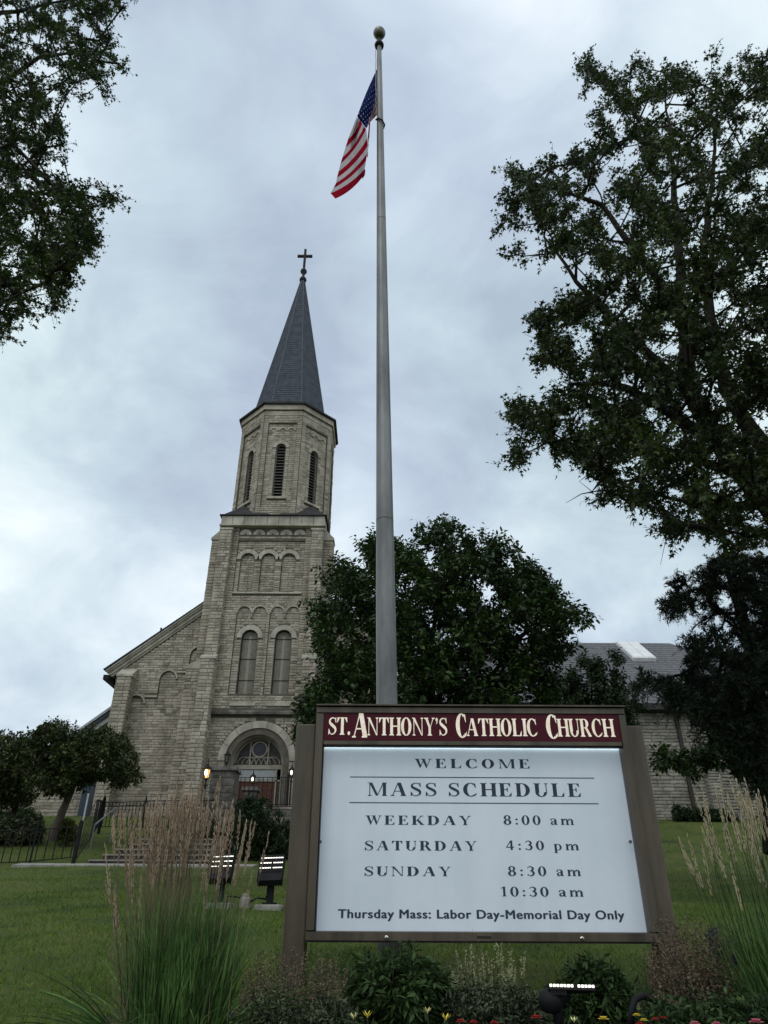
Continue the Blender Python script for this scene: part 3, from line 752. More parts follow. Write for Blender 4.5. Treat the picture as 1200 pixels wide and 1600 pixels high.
# aisle end, lower roof with white barge board
AY = 41.0
aout = [(-19.5, ZG), (-15.05, ZG), (-15.05, 9.55), (-19.5, 5.9)]
am = MB(); plate(am, (0, AY, 0), X1, FN, aout, [], 0); am.build('aisle_wall', M['mortar'], church)
ST.wall((0, AY, 0), X1, FN, aout, [], lmin=.35, lmax=.8)
ba = MB(); a1 = Vector((-15.1, AY, 9.9)); a2 = Vector((-20.0, AY, 5.9)); dv = (a1 - a2).normalized(); uv = Vector((-dv.z, 0, dv.x))
for (d0, d1, y0, mi) in ((-.08, .16, -.30, 1), (.162, .36, -.42, 0), (.362, .5, -.5, 1)):
    ba.hexa([a2 + uv * d0 + Vector((0, y0, 0)), a1 + uv * d0 + Vector((0, y0, 0)), a1 + uv * d0 + Vector((0, 5, 0)), a2 + uv * d0 + Vector((0, 5, 0)),
             a2 + uv * d1 + Vector((0, y0, 0)), a1 + uv * d1 + Vector((0, y0, 0)), a1 + uv * d1 + Vector((0, 5, 0)), a2 + uv * d1 + Vector((0, 5, 0))], mi)
ba.build('aisle_roof_edge', [M['slate'], M['fascia']], church)
# side entrance panel, dark blue grey
sd = MB(); sd.box(-15.75, 39.6, 2.6, -15.12, 40.9, 7.2); sd.build('side_entry', M['bluedoor'], church)
wallm.build('tower_wall', M['mortar'], church)
tb.build('tower_core', M['mortar'], church)
def vis_church(px, py, it):
    if not (0 < px < 1200 and 0 < py < 1600): return False
    if px > 470 and py > 870: return False
    if py > 1235: return False
    if px < 215 and py > 1125: return False
    return it[2].y < -.3
ST.finish(church, [M['stone'], M['stone2'], M['stone'], M['stone3']], vis_church)

# ================================================================ left wing (low stone building behind the crabapples)
wing = thing('side_wing', 'low pale stone wing behind the small trees left of the church', 'building', (-24, 44, 4))
SW = Stones()
wo2 = [(-34, 3.2), (-17.4, 3.2), (-17.4, 7.6), (-34, 7.6)]
SW.wall((0, 44, 0), X1, FN, wo2, [], lmin=.35, lmax=.9)
wm = MB(); plate(wm, (0, 44, 0), X1, FN, wo2, [], 0); wm.box(-34, 44.03, 3.2, -17.4, 52, 7.6); wm.build('wall', M['mortar'], wing)
wr = MB(); wr.hexa([(-34.4, 43.5, 7.6), (-17.0, 43.5, 7.6), (-17.0, 52.5, 7.6), (-34.4, 52.5, 7.6), (-34.4, 43.5, 7.75), (-17.0, 43.5, 7.75), (-17.0, 48, 9.6), (-34.4, 48, 9.6)]); wr.build('roof', M['shingle'], wing)
SW.finish(wing, [M['stone'], M['stone2'], M['hallstone']], lambda px, py, it: 0 < px < 130 and 1235 < py < 1300)

# ================================================================ hall on the right
hall = thing('parish_hall', 'long low grey stone hall with a hipped shingle roof behind the spruce', 'building', (13, 38, 4.1))
SH = Stones()
HY = 38.0
EZ = 9.75
ho = [(3.0, 3.4), (16.35, 3.4), (16.35, EZ - .35), (3.0, EZ - .35)]
SH.wall((0, HY, 0), X1, FN, ho, [], lmin=.3, lmax=1.0, course=.165, proud=.05)
SH.wall((0, HY - .35, 0), X1, FN, [(16.35, 3.4), (16.95, 3.4), (16.95, 8.6), (16.35, 8.6)], [], lmin=.3, lmax=.6, proud=.06)
SH.wall((16.35, 0, 0), (0, 1, 0), (-1, 0, 0), [(HY - .35, 3.4), (HY, 3.4), (HY, 8.6), (HY - .35, 8.6)], [], lmin=.3, lmax=.4, proud=.04)
SH.wall((0, HY + .1, 0), X1, FN, [(16.95, 3.4), (19.0, 3.4), (19.0, 8.3), (16.95, 9.3)], [], lmin=.3, lmax=1.0, proud=.06)
hm = MB(); hm.box(3.0, HY + .01, 3.3, 16.95, HY + 14, EZ - .3); hm.box(16.36, HY - .34, 3.3, 16.94, HY + .2, 8.6); hm.box(16.95, HY + .11, 3.3, 19.0, HY + 14, 9.4)
hm.build('wall', M['mortar'], hall)
# hipped roof with shingle courses
rt_ = MB(); RY, RZ = 46.0, 16.05
rx0, rx1, ex0, ex1 = 6.5, 19.3, 2.4, 24.5
n_ = 26
for j in range(n_):
    t0, t1 = j / n_, (j + 1) / n_
    y0 = HY - .6 + (RY - HY + .6) * t0; y1 = HY - .6 + (RY - HY + .6) * t1; z0 = EZ + (RZ - EZ) * t0; z1 = EZ + (RZ - EZ) * t1
    xa0, xa1 = ex0 + (rx0 - ex0) * t0, ex0 + (rx0 - ex0) * t1; xb0, xb1 = ex1 + (rx1 - ex1) * t0, ex1 + (rx1 - ex1) * t1
    rt_.add([(xa0, y0, z0 + .03), (xb0, y0, z0 + .03), (xb1, y1, z1), (xa1, y1, z1), (xa0, y0, z0 - .02), (xb0, y0, z0 - .02)], [(0, 1, 2, 3), (4, 5, 1, 0)])
rt_.add([(ex1, HY - .6, EZ), (ex1, 53.6, EZ), (rx1, RY, RZ)], [(0, 1, 2)]); rt_.add([(ex0, HY - .6, EZ), (ex0, 53.6, EZ), (rx0, RY, RZ)], [(0, 2, 1)])
rt_.add([(ex1, 53.6, EZ), (ex0, 53.6, EZ), (rx0, RY, RZ), (rx1, RY, RZ)], [(0, 1, 2, 3)])
rt_.add([(ex0, HY - .6, EZ - .05), (ex1, HY - .6, EZ - .05), (ex1, 53.6, EZ - .05), (ex0, 53.6, EZ - .05)], [(3, 2, 1, 0)])
roof_o = rt_.build('roof', M['shingle'], hall)
ea = MB(); ea.box(ex0, HY - .72, EZ - .34, 20.5, HY - .6, EZ - .02); ea.box(ex0, HY - .6, EZ - .36, 20.5, HY + .02, EZ - .30); ea.build('gutter', M['leadroof'], hall)
def onroof(px, py, lift=0):
    nrm = Vector((0, -(RZ - EZ), (RY - HY + .6))).normalized()
    p0 = Vector((0, HY - .6, EZ)) + nrm * lift
    d = CR @ Vector(((px - 600) / FPX, -(py - 800) / FPX, -1))
    return d * (p0.dot(nrm) / d.dot(nrm))
q = [onroof(*c, .12) for c in ((996, 1031), (1029, 1029.5), (991, 1004.5), (957, 1004.5))]
sk = MB(); nrm = Vector((0, -(RZ - EZ), (RY - HY + .6))).normalized()
# a rectangle on the slope from the measured corners
x0, x1 = (q[0].x + q[3].x) / 2, (q[1].x + q[2].x) / 2
lo = (q[0] + q[1]) / 2; hi = (q[2] + q[3]) / 2
sd_ = Vector((0, hi.y - lo.y, hi.z - lo.z)); w = x1 - x0
def sk_box(mb, xa, xb, ta, tb_, da, db, mi=0):
    c = [Vector((x, lo.y, lo.z)) + sd_ * t + nrm * d for d in (da, db) for (x, t) in ((xa, ta), (xb, ta), (xb, tb_), (xa, tb_))]
    mb.hexa(c, mi)
sk_box(sk, x0, x1, 0, 1, -.12, .10)
sko = sk.build('skylight', M['white'], hall)
for i in range(2):
    for j in range(1):
        g = MB(); xa = x0 + .08 + i * (w - .08) / 2; sk_box(g, xa, xa + (w - .24) / 2, .03, .97, .10, .13); g.build('pane', mat('skylight_panel', (.66, .66, .63), (.78, .78, .75), scale=1.5, rough=.25, spec=.5), sko)
ds = MB(); ds.box(15.38, HY - .2, 3.9, 15.56, HY - .07, EZ - .3); ds.build('downspout', mat('brown_downspout', (.028, .02, .016), rough=.5), hall)
wl = MB(); a = P(1166, 1212, HY); wl.box(a.x - .25, HY - .12, a.z - .12, a.x + .25, HY + .06, a.z + .1); wl.build('wall_light', M['white'], hall)
SH.finish(hall, [M['hallstone'], M['hallstone2'], M['hallstone']], lambda px, py, it: px > 1000 and px < 1175 and 1115 < py < 1275)
# dark annex behind the spruce
an = thing('annex', 'dark brick annex wall half hidden behind the spruce trunk', 'building', (21, 44, 4))
b = MB(); b.box(19.2, 44, 3.5, 30, 52, 8.2); b.build('wall', mat('brown_brick', (.05, .035, .03), (.09, .06, .05), scale=5, rough=.9), an)
b = MB(); b.box(19.0, 43.7, 8.2, 30.2, 52.2, 8.45); b.build('roof', M['leadroof'], an)
b = MB(); b.box(19.3, 43.88, 6.35, 20.4, 44.0, 6.9); b.build('white_sign_board', M['white'], an)

# ================================================================ steps, landings, terrace
steps = thing('concrete_steps', 'flight of wide concrete steps with pale nosings climbing to the church terrace', 'steps', (-8, 24, 1.2))
sx0, sx1 = P(138, 1350, 24).x, -5.2
z = 1.26
for k in range(5):
    h = .175; m = MB(); y0 = 24 + k * .32
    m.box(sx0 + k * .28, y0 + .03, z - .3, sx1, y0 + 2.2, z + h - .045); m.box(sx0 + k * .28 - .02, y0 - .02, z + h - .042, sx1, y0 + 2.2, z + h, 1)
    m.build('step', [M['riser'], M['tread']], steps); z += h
land = MB(); land.box(sx0 + 1.6, 27.4, .8, sx1, 33.2, 2.12 + .01)
tag(land.build('path', M['concrete']), kind='structure')
z = 2.13
for k in range(5):
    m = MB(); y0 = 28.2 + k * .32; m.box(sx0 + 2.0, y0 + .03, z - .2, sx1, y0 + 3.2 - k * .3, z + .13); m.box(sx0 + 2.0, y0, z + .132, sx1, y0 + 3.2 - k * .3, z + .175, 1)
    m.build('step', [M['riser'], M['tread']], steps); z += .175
wk = MB(); wk.hexa([(-10.9, 23.3, 1.0), (-3.8, 23.3, 1.0), (-3.8, 24.0, 1.0), (-10.9, 24.0, 1.0), (-10.9, 23.3, gz(-9, 23.3) + .04), (-3.8, 23.3, gz(-9, 23.1) + .05), (-3.8, 24.0, 1.33), (-10.9, 24.0, 1.33)])
tag(wk.build('pavement', M['concrete']), kind='structure')
ter = thing('terrace', 'dark stone terrace with a retaining wall in front of the church door', 'terrace', (-6, 33, 3))
SZ = 4.1
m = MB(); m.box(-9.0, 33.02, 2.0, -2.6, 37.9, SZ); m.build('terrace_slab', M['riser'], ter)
TS = Stones(); TS.wall((0, 33, 0), X1, FN, [(-9.0, 2.2), (-2.6, 2.2), (-2.6, SZ - .05), (-9.0, SZ - .05)], [], course=.25, lmin=.4, lmax=.8)
TS.finish(ter, [M['pillar'], M['stone3']], lambda *a: False, limit=0)

def picket_fence(name, label, pts, zb_, zt_, spacing=.14, r=.009, post_every=None, cat='railing', posts=(), postr=.03, group=None, mid=False):
    """pts: polyline in plan; zb_/zt_ base and top height at each point"""
    pts = [Vector(p) for p in pts]
    t = thing(name, label, cat, (pts[0].x, pts[0].y, zb_[0]), group)
    pk = MB(); pk.box(-r, -r, 0, r, r, 1); pm_ = pk.mesh('picket', M['darkmetal'])
    rl = MB()
    for i in range(len(pts) - 1):
        a, b = pts[i], pts[i + 1]; d = (b - a).length; n_ = max(2, int(d / spacing))
        for j in range(n_):
            f = (j + .5) / n_; p = a.lerp(b, f); z0 = zb_[i] * (1 - f) + zb_[i + 1] * f; z1 = zt_[i] * (1 - f) + zt_[i + 1] * f
            o = bpy.data.objects.new('picket', pm_); col.objects.link(o); o.parent = t
            o.matrix_parent_inverse = Matrix.Translation(-t.location); o.location = (p.x, p.y, z0 + .05); o.scale = (1, 1, z1 - z0 - .04)
            o.rotation_euler = (random.uniform(-.01, .01), random.uniform(-.01, .01), 0)
        for zz in ((zt_[i], zt_[i + 1]), (zb_[i] + .07, zb_[i + 1] + .07)) + (((zt_[i] - .14, zt_[i + 1] - .14),) if mid else ()):
            rl.tube([(a.x, a.y, zz[0]), (b.x, b.y, zz[1])], .016, 6)
    rl.build('rail', M['darkmetal'], t)
    for k in posts:
        m = MB(); p = pts[k]; m.box(p.x - postr, p.y - postr, zb_[k] - .35, p.x + postr, p.y + postr, zt_[k] + .08); m.lathe((p.x, p.y, zt_[k] + .08), [(postr * 1.2, 0), (postr * 1.3, .03), (postr * .4, .1), (.002, .16)], 8)
        m.build('post', M['darkmetal'], t)
    return t
fz = lambda px, py, Y: P(px, py, Y).z
a = P(-30, 1298, 24.4); b = P(58, 1296, 24.4); c = P(126, 1291, 24.4)
picket_fence('iron_fence', 'low black iron picket fence crossing the lawn at the left edge', [(a.x - 3, 24.4, 0), (a.x, 24.4, 0), (b.x, 24.4, 0), (c.x, 24.4, 0)],
             [fz(0, 1354, 24.4)] * 2 + [fz(58, 1350, 24.4), fz(120, 1343, 24.4)], [fz(0, 1299, 24.4)] * 2 + [b.z, c.z], spacing=.24, r=.013, posts=(2,), postr=.022, cat='fence')
g0 = P(126, 1290, 23.9); g1 = P(150, 1262, 25.6); g2 = P(163, 1252, 28.5)
picket_fence('stair_railing', 'black iron railing climbing the left side of the concrete steps', [(g0.x, 23.9, 0), (g1.x, 25.6, 0), (g2.x, 28.5, 0)],
             [gz(0, 23.9), 2.05, 2.9], [g0.z, g1.z + .25, g2.z], spacing=.2, r=.007, posts=(0, 2), postr=.045)
h0 = P(163, 1254, 29.8); h1 = P(228, 1252, 29.8); h2 = P(292, 1250, 29.8)
picket_fence('landing_railing', 'black iron railing along the upper landing behind the tall grass', [(h0.x, 29.8, 0), (h1.x, 29.8, 0), (h2.x, 29.8, 0), (h2.x + 1.1, 29.8, 0)],
             [2.85] * 4, [h0.z, h1.z, h2.z, h2.z], spacing=.13, r=.010, posts=(1, 2), postr=.028, mid=True)
h0 = P(205, 1262, 27.6); h1 = P(300, 1262, 27.6)
picket_fence('step_railing', 'inner black iron railing standing between the two flights of steps', [(g0.x + 1.2, 25.2, 0), (g0.x + 2.3, 27.4, 0)],
             [1.9, 2.2], [fz(160, 1292, 25.2), fz(190, 1262, 27.4)], spacing=.12, r=.010, posts=(0,), postr=.03)
hr = MB(); a = P(148, 1289, 25.2); b = P(181, 1262, 26.4); hr.tube([a, b], .03, 8); hr.tube([a, (a.x, a.y, a.z - .8)], .022, 6); hr.tube([b, (b.x, b.y, b.z - 1.1)], .022, 6)
tag(hr.build('handrail', mat('dull_rail', (.14, .14, .135), rough=.6)), 'slanting grey tube handrail beside the foot of the concrete steps', 'handrail')
r0 = P(372, 1214, 32.95); r1 = P(480, 1211, 32.95)
picket_fence('terrace_railing', 'black iron railing on the terrace in front of the red church doors', [(r0.x, 33.1, 0), (P(451, 1212, 33.1).x, 33.1, 0), (-2.7, 33.1, 0)],
             [SZ] * 3, [r0.z, r0.z + .02, r0.z + .03], spacing=.2, r=.013, posts=(1,), postr=.05)
dp = MB(); a = P(124, 1312, 31); b = P(134, 1240, 31); dp.tube([a, (a.x, 31, b.z)], .035, 8)
tag(dp.build('white_pole', M['white']), 'slim white pole beside the dark blue side entry', 'pole')
# stone pillars with lanterns
def pillar(label, x, y, w, z0, z1):
    t = thing('stone_pillar', label, 'pillar', (x, y, z0))
    m = MB(); m.box(x - w / 2 + .02, y - w / 2 + .02, z0, x + w / 2 - .02, y + w / 2 - .02, z1 - .16); m.build('core', M['mortar'], t)
    rows = max(2, int((z1 - .16 - z0) / .3)); hh = (z1 - .16 - z0) / rows
    for r_ in range(rows):
        cut = random.uniform(.35, .65)
        for (fa, fb) in ((0, cut), (cut, 1)):
            m = MB(); xa, xb = x - w / 2 + fa * w + .01, x - w / 2 + fb * w - .01
            d_ = random.uniform(.02, .06); za, zb2 = z0 + r_ * hh + .012, z0 + (r_ + 1) * hh - .012
            m.hexa([(xa, y - w / 2, za), (xb, y - w / 2, za), (xb, y + w / 2, za), (xa, y + w / 2, za), (xa, y - w / 2, zb2), (xb, y - w / 2, zb2), (xb, y + w / 2, zb2), (xa, y + w / 2, zb2)])
            m.add([(xa, y - w / 2, za), (xb, y - w / 2, za), (xb, y - w / 2, zb2), (xa, y - w / 2, zb2), ((xa + xb) / 2, y - w / 2 - d_, (za + zb2) / 2)], [(0, 1, 4), (1, 2, 4), (2, 3, 4), (3, 0, 4)])
            m.build('block', M['pillar'], t)
    m = MB(); e = .09
    m.hexa([(x - w / 2 - e, y - w / 2 - e, z1 - .16), (x + w / 2 + e, y - w / 2 - e, z1 - .16), (x + w / 2 + e, y + w / 2 + e, z1 - .16), (x - w / 2 - e, y + w / 2 + e, z1 - .16),
            (x - w / 2 - e + .05, y - w / 2 - e + .05, z1), (x + w / 2 + e - .05, y - w / 2 - e + .05, z1), (x + w / 2 + e - .05, y + w / 2 + e - .05, z1), (x - w / 2 - e + .05, y + w / 2 + e - .05, z1)])
    m.build('capstone', M['pillar'], t)
a = P(353, 1201, 32.2); w_ = 1.02
pillar('tall dark grey block pillar topped by an unlit lantern', a.x, 32.2, w_, 2.6, a.z)
b = P(393, 1231, 34.5)
pillar('short grey block pillar with a pale cap before the red doors', b.x, 34.5, .62, 4.1, b.z)
def lantern(label, x, y, z, s, lit, post=0, group=None):
    t = thing('lantern', label, 'lantern', (x, y, z), group)
    m = MB(); m.lathe((x, y, z), [(.09 * s, 0), (.09 * s, .03 * s), (.03 * s, .08 * s), (.03 * s, .22 * s), (.1 * s, .27 * s), (.1 * s, .30 * s)], 8); m.build('lantern_base', M['darkmetal'], t)
    m = MB(); m.lathe((x, y, z + .30 * s), [(.075 * s, 0), (.125 * s, .33 * s)], 6); m.build('lamp_glass', M['lampglass'] if not lit else (M['warmlamp'] if lit == 1 else M['lampglass']), t)
    if lit:
        m = MB(); m.lathe((x, y - .1 * s, z + .38 * s), [(.02 * s, 0), (.055 * s, .06 * s), (.06 * s, .14 * s), (.02 * s, .22 * s)], 8); 
        m.v = [(v[0], v[1] - .06 * s, v[2]) for v in m.v]; m.build('bulb', M['coollamp'], t)
        ld = bpy.data.lights.new('lamp_light', 'POINT'); ld.energy = 2.5 if lit == 1 else .8; ld.color = (1, .72, .36); ld.shadow_soft_size = .12
        lo_ = bpy.data.objects.new('lamp_light', ld); col.objects.link(lo_); lo_.parent = t; lo_.location = (0, -.32 * s, .45 * s)
    m = MB()
    for k in range(6):
        a_ = math.pi * k / 3; m.tube([(x + .088 * s * math.cos(a_), y + .088 * s * math.sin(a_), z + .3 * s), (x + .155 * s * math.cos(a_), y + .155 * s * math.sin(a_), z + .66 * s)], .01 * s, 4)
    m.lathe((x, y, z + .66 * s), [(.19 * s, 0), (.19 * s, .02 * s), (.06 * s, .14 * s), (.05 * s, .18 * s), (.02 * s, .22 * s), (.025 * s, .26 * s), (.008 * s, .42 * s)], 6)
    m.build('lantern_frame', M['darkmetal'], t)
    if post:
        m = MB(); m.tube([(x, y, z - post), (x, y, z)], .032 * s, 8); m.build('post', M['darkmetal'], t)
lantern('unlit black lantern standing on the tall grey pillar', a.x, 32.2, a.z, .85, 0)
l1 = P(321, 1228, 31); lantern('glowing amber lantern on a slim black post left of the tall pillar', l1.x, 31, l1.z, 1.0, 1, 1.9)
l2 = P(394, 1231, 34.5); lantern('small lit lantern on the short pillar before the red doors', l2.x, 34.5, l2.z, .75, 2)
l3 = P(455, 1222, 34); lantern('small lit lantern by the dark railing post near the sign', l3.x, 34, l3.z, .8, 2, 1.2)
# ================================================================ serif lettering
class G:
    """one glyph: list of convex-ish polygons, cap height 1"""
    def __init__(s, T=.22, t=.085): s.p = []; s.T = T; s.t = t
    def poly(s, pts): s.p.append(pts); return s
    def rect(s, x0, y0, x1, y1): return s.poly([(x0, y0), (x1, y0), (x1, y1), (x0, y1)])
    def serif(s, x0, x1, y, up=1, e=.085, h=.045):
        if up > 0: s.poly([(x0 - e, y), (x1 + e, y), (x1 + e, y + h), (x1, y + h * 1.8), (x0, y + h * 1.8), (x0 - e, y + h)])
        else: s.poly([(x0 - e, y - h), (x0, y - h * 1.8), (x1, y - h * 1.8), (x1 + e, y - h), (x1 + e, y), (x0 - e, y)])
        return s
    def stem(s, x, w=None, y0=0, y1=1, sf='tb', e=.085):
        w = w or s.T; s.rect(x, y0 + (.02 if 'b' in sf else 0), x + w, y1 - (.02 if 't' in sf else 0))
        if 'b' in sf: s.serif(x, x + w, y0, 1, e)
        if 't' in sf: s.serif(x, x + w, y1, -1, e)
        return s
    def diag(s, x0, y0, x1, y1, w): return s.poly([(x0, y0), (x0 + w, y0), (x1 + w, y1), (x1, y1)])
    def ring(s, cx, cy, rx, ry, a0, a1, T=None, t=None, n=22):
        T = T or s.T; t = t or s.t
        for k in range(n):
            q = []
            for a, (p, r_) in ((a0 + (a1 - a0) * k / n, (rx, ry)), (a0 + (a1 - a0) * (k + 1) / n, (rx, ry)), (a0 + (a1 - a0) * (k + 1) / n, (rx - T, ry - t)), (a0 + (a1 - a0) * k / n, (rx - T, ry - t))):
                q.append((cx + p * math.cos(R(a)), cy + r_ * math.sin(R(a))))
            s.poly(q)
        return s
    def stroke(s, pts, ws, n=26):
        """smooth variable width stroke through pts"""
        P_ = [Vector(p) for p in pts]; m = len(P_)
        out = []; W = []
        for i in range(n + 1):
            f = i / n * (m - 1); k = min(int(f), m - 2); u = f - k
            a, b, c, d = P_[max(k - 1, 0)], P_[k], P_[k + 1], P_[min(k + 2, m - 1)]
            out.append(.5 * ((2 * b) + (c - a) * u + (2 * a - 5 * b + 4 * c - d) * u * u + (3 * b - a - 3 * c + d) * u ** 3)); W.append(ws[k] * (1 - u) + ws[k + 1] * u)
        for i in range(n):
            t0 = (out[min(i + 1, n)] - out[max(i - 1, 0)]).normalized(); t1 = (out[min(i + 2, n)] - out[i]).normalized()
            n0 = Vector((-t0.y, t0.x)); n1_ = Vector((-t1.y, t1.x))
            s.poly([tuple(out[i] + n0 * W[i] / 2), tuple(out[i] - n0 * W[i] / 2), tuple(out[i + 1] - n1_ * W[i + 1] / 2), tuple(out[i + 1] + n1_ * W[i + 1] / 2)])
        return s
    def dot(s, cx, cy, r, ry=None): return s.poly([(cx + r * math.cos(k * math.pi / 7), cy + (ry or r) * math.sin(k * math.pi / 7)) for k in range(14)])
def glyph(c, T=.22):
    g = G(T); t = g.t
    if c == 'I': g.stem(.08); return g, .36
    if c == 'H': g.stem(.08); g.stem(.72); g.rect(.26, .48, .74, .55); return g, 1.0
    if c == 'L': g.stem(.08); g.rect(.2, 0, .74, .05); g.poly([(.60, .04), (.76, 0), (.80, .30), (.765, .30)]); return g, .86
    if c == 'E':
        g.stem(.08); g.rect(.2, .95, .72, 1); g.rect(.2, 0, .74, .05); g.rect(.2, .49, .54, .545)
        g.poly([(.72, 1), (.56, .96), (.70, .74), (.735, .74)]); g.poly([(.60, .04), (.76, 0), (.80, .28), (.765, .28)]); g.poly([(.52, .36), (.56, .36), (.56, .68), (.52, .68), (.46, .52)]); return g, .86
    if c == 'T':
        g.stem(.34, sf='b'); g.rect(.02, .95, .86, 1); g.poly([(.02, 1), (.0, .70), (.035, .70), (.22, .96)]); g.poly([(.86, 1), (.66, .96), (.845, .70), (.88, .70)]); return g, .90
    if c == 'A':
        g.diag(.10, .02, .46, 1, .065); g.diag(.72, .02, .42, 1, .2 + (T - .2)); g.rect(.24, .33, .75, .385); g.serif(.09, .17, 0, 1, .09); g.serif(.72, .92, 0, 1, .08); return g, 1.04
    if c == 'N':
        g.stem(.12, .06, sf='b', e=.09); g.stem(.84, .06, sf='t', e=.09); g.poly([(.02, 1), (.24, 1), (.90, .0), (.84, 0)]); g.poly([(.0, 1), (.0, .955), (.20, .955), (.24, 1)]); g.poly([(.12, .95), (.24, 1.0), (.9, 0), (.80, 0)]); return g, 1.02
    if c == 'M':
        g.stem(.12, .06, sf='b', e=.09); g.stem(.98, .20, sf='tb', e=.06); g.poly([(.10, 1), (.30, 1), (.68, .06), (.60, 0), (.52, .06)]); g.poly([(.60, 0), (.66, .04), (1.06, 1), (.98, 1)]); g.rect(.0, .955, .25, 1); return g, 1.28
    if c == 'W':
        g.diag(.36, 0, .08, 1, .07); g.poly([(.08, 1), (.29, 1), (.50, .22), (.40, 0)]); g.poly([(.38, 0), (.43, 0), (.68, .78), (.64, .86)]); g.poly([(.54, 1), (.75, 1), (.95, .22), (.86, 0)]); g.poly([(.84, 0), (.89, 0), (1.20, 1), (1.14, 1)])
        g.serif(.10, .28, 1, -1, .09); g.serif(.56, .74, 1, -1, .08); g.serif(1.13, 1.20, 1, -1, .1); g.p.pop(0); return g, 1.30
    if c == 'Y':
        g.stem(.40, .2, 0, .5, sf='b'); g.poly([(.10, 1), (.32, 1), (.58, .48), (.42, .42)]); g.poly([(.54, .44), (.60, .48), (.88, 1), (.80, 1)]); g.serif(.11, .30, 1, -1, .09); g.serif(.80, .87, 1, -1, .09); return g, .98
    if c == 'K':
        g.stem(.08); g.poly([(.26, .36), (.36, .42), (.84, 1), (.74, 1)]); g.poly([(.38, .50), (.52, .62), (.94, .02), (.70, .02)]); g.serif(.72, .93, 0, 1, .06); g.serif(.74, .84, 1, -1, .09); return g, 1.02
    if c == 'O': g.ring(.47, .5, .46, .52, 0, 360, T * 1.05, .055, 30); return g, .98
    if c == 'C':
        g.ring(.50, .5, .48, .52, 52, 302, T * 1.05, .055, 26); g.poly([(.76, .98), (.80, .98), (.84, .64), (.80, .64), (.70, .84)]); g.stroke([(.70, .055), (.80, .12), (.87, .24)], [.07, .06, .03], 8); g.ring(.50, .5, .48, .52, 300, 318, T * .6, .055, 3); return g, .94
    if c == 'D': g.stem(.08, sf='tb'); g.ring(.42, .5, .50, .5, -90, 90, T * 1.05, .05, 20); g.rect(.2, .95, .43, 1); g.rect(.2, 0, .43, .05); return g, 1.0
    if c == 'S':
        g.stroke([(.66, .84), (.55, .945), (.36, .965), (.17, .86), (.17, .68), (.40, .53), (.62, .38), (.66, .20), (.50, .05), (.30, .035), (.13, .18)], [.05, .06, .06, .11, .17, .19, .18, .13, .065, .055, .045], 36)
        g.poly([(.65, 1.0), (.69, 1.0), (.71, .68), (.67, .68), (.60, .84)]); g.poly([(.06, 0), (.10, 0), (.20, .16), (.11, .33), (.07, .33)]); return g, .78
    if c == 'U':
        g.stem(.08, y0=.30, sf='t'); g.stem(.76, .06, y0=.30, sf='t', e=.09); g.ring(.45, .34, .37, .36, 180, 360, T * .8, .06, 16); g.poly([(.08, .42), (.28, .42), (.28, .26), (.14, .16), (.08, .28)]); return g, .94
    if c == 'R':
        g.stem(.08); g.ring(.44, .735, .34, .265, -90, 90, T, .05, 14); g.rect(.2, .95, .45, 1); g.rect(.2, .47, .45, .52); g.poly([(.42, .49), (.62, .52), (.94, .02), (.70, .02)]); g.serif(.72, .90, 0, 1, .05); return g, 1.0
    if c == '.': g.dot(.14, .09, .11); return g, .28
    if c == "'": g.dot(.14, .90, .10); g.poly([(.14, .82), (.235, .88), (.20, .74), (.10, .62), (.08, .65)]); return g, .28
    if c == ':': g.dot(.18, .10, .10); g.dot(.18, .56, .10); return g, .38
    if c == '8': g.ring(.33, .745, .28, .265, 0, 360, .17, .07, 22); g.ring(.33, .26, .33, .28, 0, 360, .20, .07, 22); return g, .70
    if c == '0': g.ring(.33, .49, .33, .51, 0, 360, .20, .06, 26); return g, .70
    if c == '1': g.stem(.26, .18, sf='b'); g.poly([(.08, .84), (.10, .80), (.30, .86), (.44, 1.0), (.38, 1.0)]); return g, .62
    if c == '4': g.stem(.38, .17, 0, 1, sf=''); g.rect(.02, .24, .68, .34); g.poly([(.02, .30), (.09, .30), (.50, 1.0), (.40, 1.0)]); return g, .72
    if c == '3':
        g.stroke([(.06, .78), (.18, .93), (.36, .95), (.50, .80), (.46, .62), (.28, .53)], [.05, .07, .10, .17, .15, .05], 22); g.stroke([(.26, .54), (.46, .47), (.54, .28), (.44, .08), (.24, .03), (.06, .14)], [.05, .15, .18, .13, .07, .05], 22); g.dot(.10, .12, .07); return g, .68
    if c == 'a':
        g.stem(.38, .19, .05, .50, sf=''); g.stroke([(.08, .52), (.18, .63), (.34, .645), (.46, .58), (.48, .46)], [.06, .06, .07, .13, .16], 18); g.dot(.13, .52, .065)
        g.stroke([(.46, .40), (.24, .33), (.14, .20), (.20, .07), (.34, .09), (.44, .18)], [.05, .08, .15, .12, .08, .04], 20); g.poly([(.40, .1), (.48, 0), (.62, .0), (.66, .06), (.56, .06), (.56, .12)]); return g, .70
    if c == 'm':
        for x in (.06, .46, .86): g.stem(x, .175, 0, .5, sf='b', e=.055)
        g.rect(.06, .4, .215, .66); g.poly([(.0, .62), (.215, .67), (.215, .60), (.0, .59)])
        for x in (.215, .615): g.ring(x + .19, .42, .21, .245, 0, 165, .155, .07, 12)
        return g, 1.10
    if c == 'p':
        g.stem(.08, .18, -.30, .64, sf='b', e=.06); g.poly([(.02, .62), (.235, .67), (.235, .60), (.02, .59)]); g.ring(.36, .32, .29, .345, -150, 150, .155, .055, 22); return g, .74
    return g, .45
